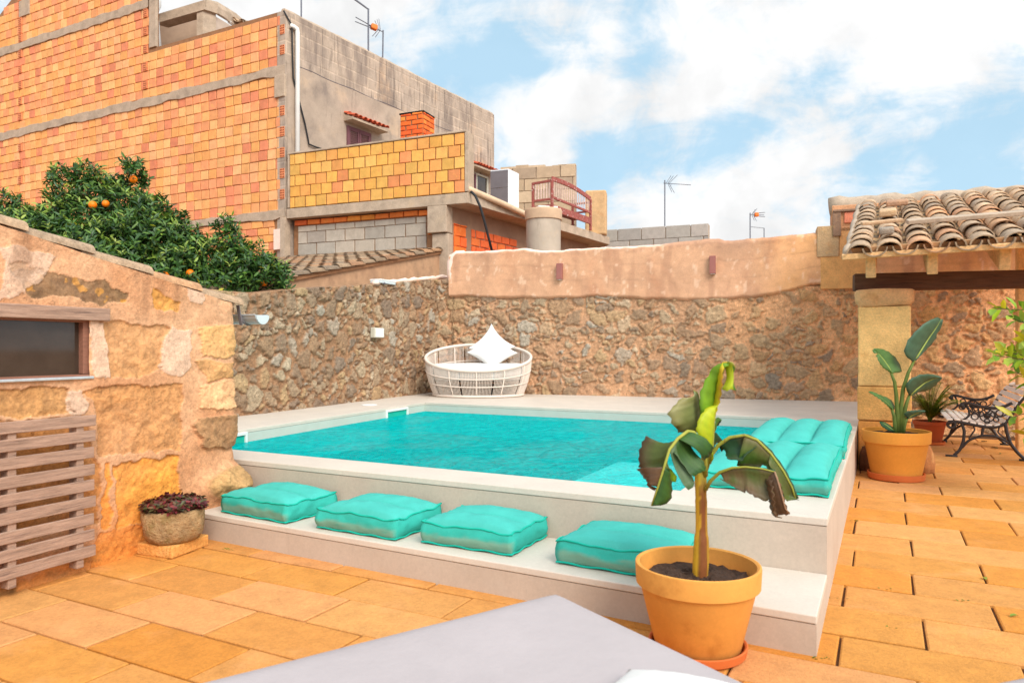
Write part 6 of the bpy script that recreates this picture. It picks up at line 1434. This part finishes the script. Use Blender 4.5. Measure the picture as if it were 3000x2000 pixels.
# ---------------------------------------------------------------- annex with the yellow brick parapet and roof terrace
AN = Line((-5.90, 18.95), (.922, -.386))
def annex():
    t = thing('terrace_annex', 'annex with a yellow brick parapet over a grey block wall and a concrete roof terrace', 'building', AN.P(2, 0))
    n = xy(AN.n, 0); ax = xy(AN.d, 0); P = lambda s, z: AN.P(s, z); rnd = random.Random(8); Lp = 5.2
    m = MB(); m.box(P(Lp / 2, 5.86) - n * .12, ax * Lp / 2, n * .12, (0, 0, .70)); m.build('parapet_core', mat['mortar'], t)
    m = MB(); bricks(m, P, n, .06, Lp - .0, 5.15, 6.555, .335, .281, YPAL, rnd, depth=.03, parity=1); m.build('parapet_bricks', mat['brick'], t)
    m = MB(); m.box(P(Lp / 2 + .02, 6.585) - n * .1, ax * (Lp / 2 + .02), n * .15, (0, 0, .022)); m.box(P(Lp + .055, 5.86) - n * .11, ax * .05, n * .15, (0, 0, .70)); m.box(P(.03, 5.86) - n * .05, ax * .028, n * .09, (0, 0, .7)); m.build('parapet_cap', mat['concrete'], t, bevel=.008)
    # terrace slab
    K = P(Lp + .1, 0).xy; far = K + Vector((.527, .850)) * 8.04; gfar = GW.P(10.03, 0).xy; st = P(0, 0).xy
    m = MB(); poly = [st + AN.n * .06, K + AN.n * .06, far, gfar + Vector((3, 2)), gfar, BC0]
    m.prism([(p.x, p.y) for p in poly], 4.88, 5.13); m.build('terrace_slab', mat['concrete'], t, bevel=.01)
    # lower wall: grey blocks with a strip of orange brick, pillar
    m = MB(); m.box(P(2.3, 2.3) - n * .32, ax * 2.3, n * .1, (0, 0, 2.55)); m.build('lower_core', mat['mortar'], t)
    m = MB(); n2 = n; bl = [lin(178, 166, 152), lin(170, 160, 148), lin(186, 172, 156), lin(166, 154, 142)]
    bricks(m, lambda s, z: AN.P(s, z, -.22), n, .15, 4.05, 3.30, 4.70, .60, .31, bl, rnd, gap=.012, depth=.03, nonrand=.003); m.build('block_courses', mat['block'], t)
    m = MB(); bricks(m, lambda s, z: AN.P(s, z, -.22), n, .05, 4.15, 4.72, 4.86, .42, .14, [lin(232, 128, 62), lin(236, 150, 66), lin(222, 108, 60)], rnd, depth=.05)
    bricks(m, lambda s, z: AN.P(s, z, -.22), n, 4.08, 4.22, 4.25, 4.70, .2, .22, [lin(238, 150, 50), lin(236, 128, 56)], rnd, depth=.04); m.build('brick_strip', mat['brick'], t)
    m = MB(); m.box(P(4.47, 4.56) - n * .14, ax * .26, n * .2, (0, 0, .32)); m.box(P(4.52, 2.1) - n * .2, ax * .22, n * .18, (0, 0, 2.12)); m.build('pillar', mat['concrete'], t, bevel=.015)
    m = MB(); m.tube([P(0, 3.56) + n * .1 - ax * .2, P(2, 3.52) + n * .12, P(4.3, 3.5) + n * .12], .1, 6); m.build('mortar_fillet', mat['concrete'], t, smooth=True)
    # recessed side wall under the terrace edge
    SWl = Line(AN.P(4.74, 0, -.25).xy, (.527, .850)); sn = xy(SWl.n, 0)
    m = MB(); a, b = SWl.P(0, 0), SWl.P(7.5, 0); q = [a, b, b - sn * .25, a - sn * .25]; m.hexa([V(p.x, p.y, 0) for p in q], [V(p.x, p.y, 4.88) for p in q]); m.build('side_wall', M('annex_render', lin(150, 118, 96), var=.15, vs=3, bump=.3, stains=((3, .5, .7, lin(176, 142, 112), .5),)), t)
    m = MB(); hol = lambda s, z: z > 4.46 - .035 * s; bricks(m, SWl.P, sn, .02, .55, 3.2, 4.5, .5, .25, [lin(236, 116, 50), lin(228, 100, 48)], rnd, depth=.035, hole=None)
    bricks(m, SWl.P, sn, .75, 4.8, 3.2, 4.5, .40, .21, [lin(226, 104, 56), lin(214, 92, 52), lin(234, 120, 60)], rnd, depth=.03, hole=hol, gap=.022); m.build('side_bricks', mat['brick'], t)
    # overflow pipe and hose along the slab edge
    m = MB(); a = xy(K, 5.21) + n * .02; b = xy(K + Vector((.527, .85)) * 3.1, 4.92) + sn * .12; m.tube([a, a * .5 + b * .5 + sn * .04, b, b + (b - a) * .05], .075, 10); m.build('overflow_pipe', M('old_pipe', lin(206, 176, 146), var=.15, vs=4, rough=.6, bump=.1), t, smooth=True)
    m = MB(); s_ = lambda px, py, d: PD(px, py, d); m.tube([s_(1080, 438, 16.9), s_(1092, 450, 16.8), s_(1103, 475, 16.8), s_(1113, 510, 16.9), s_(1122, 545, 17), s_(1131, 580, 17.1)], .03, 6); m.build('hose', mat['black_rubber'], t, smooth=True)
    # chimney on the terrace
    cp = PD(972, 300, 19.2).xy; d1 = AN.d; d2 = Vector((.386, .922)); m = MB(); wd, dp = .72, .62
    ch = MB(); cc = cp - d1 * wd / 2 + d2 * dp / 2; ch.box(xy(cc, 6.46), xy(d1, 0) * (wd / 2 - .01), xy(d2, 0) * (dp / 2 - .01), (0, 0, 1.32)); co = ch.build('chimney', mat['mortar'], t)
    m = MB(); pal = [lin(234, 112, 48), lin(238, 132, 58), lin(226, 98, 46), lin(240, 148, 70)]; base = cp - d1 * wd
    bricks(m, lambda s, z: xy(base + d1 * s, z), xy(-d2, 0), 0, wd, 5.13, 7.80, .36, .13, pal, rnd, depth=.012, gap=.02)
    bricks(m, lambda s, z: xy(cp + d2 * s, z), xy(d1, 0), 0, dp, 5.13, 7.80, .36, .13, pal, rnd, depth=.012, gap=.02, parity=1)
    m.build('chimney_bricks', mat['brick'], co)
    m = MB(); m.box(xy(cc, 7.805), xy(d1, 0) * (wd / 2 + .015), xy(d2, 0) * (dp / 2 + .015), (0, 0, .02)); m.build('chimney_cap', mat['brick'], co)
    m = MB(); m.ball(xy(cc - d1 * .1, 7.88), .06, 8, 5); m.build('chimney_vent', mat['grey_plastic'], co, smooth=True)
    return K, far
KC, FARC = annex()

# things on and behind the roof terrace
def tank():
    c = Vector((.77, 17.6, 2.6)); t = thing('water_tank', 'tall round grey cement water tank in front of the roof terrace edge', 'water tank', c)
    m = MB(); m.lathe(c, [(0, 0), (.41, 0), (.42, 1.0), (.425, 2.0), (0, 2.0)], 40); o = m.build('body', M('cement_tank', lin(176, 162, 146), var=.14, vs=3, bump=.2, bs=30, stains=((2, .5, .7, lin(196, 170, 140), .5), (4, .56, .7, lin(146, 132, 118), .5, (1.5, 1.5, .3)))), t); autosmooth(o, 40)
    m = MB(); m.lathe(c, [(.425, 1.99), (.455, 2.0), (.458, 2.2), (.455, 2.235), (.44, 2.255), (.40, 2.255), (.39, 2.2), (0, 2.18)], 40); o = m.build('collar', M('cement_collar', lin(190, 160, 132), var=.14, vs=4, bump=.2), t); autosmooth(o, 40)
    m = MB(); m.box(c + V(0, 0, -1.32), (.5, 0, 0), (0, .5, 0), (0, 0, 1.31)); m.build('plinth', mat['concrete'], t)
tank()
def cabinet():
    p = PD(1168, 470, 18.75).xy; d1 = AN.d; d2 = Vector((.45, .893)); t = thing('metal_cabinet', 'grey metal cabinet with a white side standing on the roof terrace', 'cabinet', xy(p, 5.13))
    wd, dp, h = .52, .62, 1.02
    c = p - d1 * wd / 2 + d2 * dp / 2; m = MB(); m.hexa([xy(q, 5.135) for q in (p - d1 * wd, p, p + d2 * dp, p + d2 * dp - d1 * wd)], [xy(q, 5.135 + h) for q in (p - d1 * wd, p, p + d2 * dp, p + d2 * dp - d1 * wd)]); m.build('case', M('cabinet_white', lin(222, 226, 230), var=.04, rough=.5, bump=0), t, bevel=.01)
    for (z0, z1) in ((.02, .52), (.535, .99)):
        m = MB(); m.box(xy(p - d1 * wd / 2 - d2 * .012, 5.135 + (z0 + z1) / 2), xy(d1, 0) * (wd / 2 - .01), xy(d2, 0) * .011, (0, 0, (z1 - z0) / 2)); m.build('door', mat['dark_panel'], t, bevel=.006)
cabinet()
def old_bench():
    p = PD(1268, 470, 20.3).xy; d1 = Vector((.527, .85)).normalized(); d2 = Vector((-d1.y, d1.x)); z = 5.135; L0, dp = 2.5, .62
    t = thing('wooden_bench', 'peeling red wooden bench with spindle sides on the roof terrace', 'bench', xy(p, z))
    for (a, b, h) in ((0, 0, 1.12), (L0, 0, .98), (0, dp, 1.08), (L0, dp, .9)):
        m = MB(); q = p + d1 * a + d2 * b; m.bar(xy(q, z), xy(q, z + h), .07, .07, xy(d1, 0)); m.build('post', mat['red_paint'], t, bevel=.01)
    m = MB(); prev = None
    for k in range(12):
        f = k / 11; q = p + d1 * (L0 * f); hh = 1.12 - .14 * f + .08 * math.sin(f * PI); 
        if prev: m.bar(prev, xy(q, z + hh), .05, .13)
        prev = xy(q, z + hh)
    m.bar(xy(p, z + .60), xy(p + d1 * L0, z + .56), .05, .07); m.bar(xy(p, z + .30), xy(p + d1 * L0, z + .28), .05, .18)
    m.bar(xy(p, z + 1.07), xy(p + d2 * dp, z + 1.05), .05, .07); m.bar(xy(p, z + .55), xy(p + d2 * dp, z + .55), .05, .06); m.bar(xy(p, z + .32), xy(p + d2 * dp, z + .32), .05, .12); m.bar(xy(p + d1 * L0, z + .6), xy(p + d1 * L0 + d2 * dp, z + .6), .05, .06); m.bar(xy(p + d1 * L0, z + .88), xy(p + d1 * L0 + d2 * dp, z + .88), .05, .06)
    m.build('rails', mat['red_paint'], t, bevel=.008)
    m = MB(); cc = p + d1 * L0 / 2 + d2 * dp / 2; m.box(xy(cc, z + .385), xy(d1, 0) * L0 / 2, xy(d2, 0) * dp / 2, (0, 0, .02)); m.build('seat', mat['red_paint'], t)
    m = MB()
    for k in range(1, 21): f = k / 21; q = p + d1 * (L0 * f); m.tube([xy(q, z + .6), xy(q, z + .8), xy(q, z + 1.06)], [.011, .017, .011], 6)
    for k in range(1, 7): q = p + d2 * (dp * k / 7); m.tube([xy(q, z + .57), xy(q, z + .8), xy(q, z + 1.03)], [.018, .024, .018], 6)
    m.build('spindles', M('peeling_paint', lin(206, 180, 168), var=.3, vs=20, bump=.1), t)
old_bench()
m = MB(); q = PD(1250, 480, 20.6); m.box(q, (.28, .05, 0), (-.1, .3, 0), (0, 0, .035)); 
setp(m.build('white_slab', mat['white_plastic'], None, loc=q, bevel=.02), 'white slab lying on the seat of the peeling red bench', 'slab')
def block_wall(name, label, pts_top, Ya, Yb, z0, col, bw, bh, seed, irregular=False):
    a = PD(pts_top[0][0], pts_top[0][1], Ya); b = PD(pts_top[1][0], pts_top[1][1], Yb); ln = Line(a.xy, (b - a).xy); L0 = (b - a).xy.length; n = xy(ln.n, 0)
    t = thing(name, label, 'wall', ln.P(L0 / 2, z0)); rnd = random.Random(seed); zt = min(a.z, b.z)
    m = MB(); m.box(ln.P(L0 / 2, (z0 + zt) / 2 - .02, -.12), xy(ln.d, 0) * L0 / 2, n * .11, (0, 0, (zt - z0) / 2 - .02)); m.build('core', mat['concrete'], t)
    m = MB(); nrow = max(1, int((zt - z0) / bh)); 
    bricks(m, ln.P, n, 0, L0, zt - nrow * bh, zt, bw, bh, col, rnd, gap=.014, depth=.03, nonrand=.004)
    if irregular:
        s = .0
        while s < L0:
            wd = rnd.uniform(.3, .6); hh = rnd.uniform(.0, .14); m.color(col[rnd.randrange(len(col))]); m.box(ln.P(min(s + wd / 2, L0 - wd / 2), zt + hh / 2 - .01, -.1), xy(ln.d, 0) * wd / 2, n * .12, (0, 0, hh / 2 + .01)); s += wd + rnd.choice((0, 0, .25))
    m.build('blocks', mat['block'], t)
block_wall('terrace_wall', 'tan block wall with a broken top edge at the back of the roof terrace', ((1150, 380), (1322, 378)), 24.4, 23.8, 5.14, [lin(186, 162, 134), lin(178, 154, 128), lin(194, 170, 142), lin(170, 148, 126)], .82, .40, 4, True)
block_wall('boundary_wall', 'plain grey concrete block wall farther away right of the roof terrace', ((1392, 528), (1628, 512)), 26.0, 24.6, 2.0, [lin(168, 162, 154), lin(160, 154, 148), lin(176, 168, 160)], .86, .44, 6)
a = PD(1346, 440, 23.6); b = PD(1393, 440, 23.4)
mb = MB(); mb.color(lin(200, 164, 122)); c = (a + b) / 2; hw = (b - a).xy.length / 2; mb.box(V(c.x, c.y, (5.14 + c.z) / 2), (hw, -.05, 0), (.05, .25, 0), (0, 0, (c.z - 5.14) / 2)); 
setp(mb.build('terrace_pier', mat['sandstone'], None, loc=V(c.x, c.y, 5.14), bevel=.06, segs=3), 'rounded tan rendered pier at the far corner of the roof terrace', 'pier')

# antennas
def antenna(label, base, top, boom, els, r=.025, orange=None, extra=None):
    t = thing('antenna', label, 'antenna', base, 'aerials on the rooftops')
    m = MB(); m.tube([base, top], r, 6); m.build('mast', mat['mast'], t)
    m = MB()
    for a, b in boom: m.tube([a, b], r * .6, 5)
    for a, b in els: m.tube([a, b], r * .4, 4)
    m.build('elements', mat['mast'], t)
    if orange:
        m = MB(); m.bar(orange[0], orange[1], .16, .16); m.build('dipole_box', mat['orange_plastic'], t, bevel=.03)
Y = 21.75; Q = lambda x, y, d=0: PD(x, y, Y + d)
t = thing('antenna_mast', 'bare bent mast on the grey parapet, cut by the top picture edge', 'mast', Q(846, 115), None)
m = MB(); m.tube([Q(846, 118), Q(846, 22), Q(812, -3), Q(790, -20)], .03, 6); m.build('pole', mat['mast'], t); m = MB(); m.ball(Q(846, 22), .034, 6, 4); m.build('elbow', mat['mast'], t)
antenna('rooftop aerial with an orange box just right of the bent mast', Q(879, 132, .4), Q(880, 70, .4), [(Q(880, 74, .4), Q(845, 58, .1)), (Q(856, 62, .2), Q(817, 40, -.3)), (Q(856, 66, .2), Q(816, 50, -.3))],
        [(Q(870, 70, .3), Q(861, 48, .3)), (Q(872, 69, .3), Q(866, 45, .3)), (Q(868, 70, .3), Q(855, 84, .2)), (Q(874, 69, .3), Q(870, 44, .3)), (Q(872, 72, .3), Q(862, 86, .2))], .025, (Q(852, 60, .15), Q(866, 66, .25)))
setp(thing('antenna_pole', 'plain thin pole above the top of the brick wall corner', 'pole', PD(692, 40, 20.2)), None)
m = MB(); m.tube([PD(692, 45, 20.2), PD(692, -30, 20.2)], .025, 6); m.build('pole', mat['mast'], bpy.data.objects['antenna_pole'])
m = MB(); m.ball(PD(692, -30, 20.2), .03, 6, 4); m.build('cap', mat['mast'], bpy.data.objects['antenna_pole'])
Y = 26.5
antenna('thin aerial with a long horizontal boom behind the grey boundary wall', Q(1527, 560), Q(1527, 414), [(Q(1524, 421), Q(1587, 425, .2))], [(Q(1534, 421), Q(1547, 404)), (Q(1537, 421), Q(1556, 402)), (Q(1534, 421), Q(1543, 441)), (Q(1537, 422), Q(1549, 443)), (Q(1530, 421), Q(1541, 404)), (Q(1541, 422), Q(1541, 428))], .022)
Y = 28
antenna('small aerial with orange parts above the peach wall top', Q(1723, 560), Q(1723, 489), [(Q(1722, 493), Q(1755, 494)), (Q(1735, 490), Q(1757, 488)), (Q(1735, 496), Q(1757, 498))], [(Q(1728, 493), Q(1739, 479)), (Q(1726, 493), Q(1735, 481)), (Q(1727, 494), Q(1733, 507)), (Q(1730, 494), Q(1738, 508))], .022, (Q(1733, 493), Q(1742, 493)))
antenna('low bent rod beside the small orange aerial, above the peach wall', Q(1755, 560), Q(1755, 524), [(Q(1755, 524), Q(1725, 521))], [], .018)

# ---------------------------------------------------------------- survey units to metres
for o in list(COL.objects):
    if o.parent is None and o.type in ('MESH', 'EMPTY'):
        o.location = o.location * S; o.scale = (S, S, S)
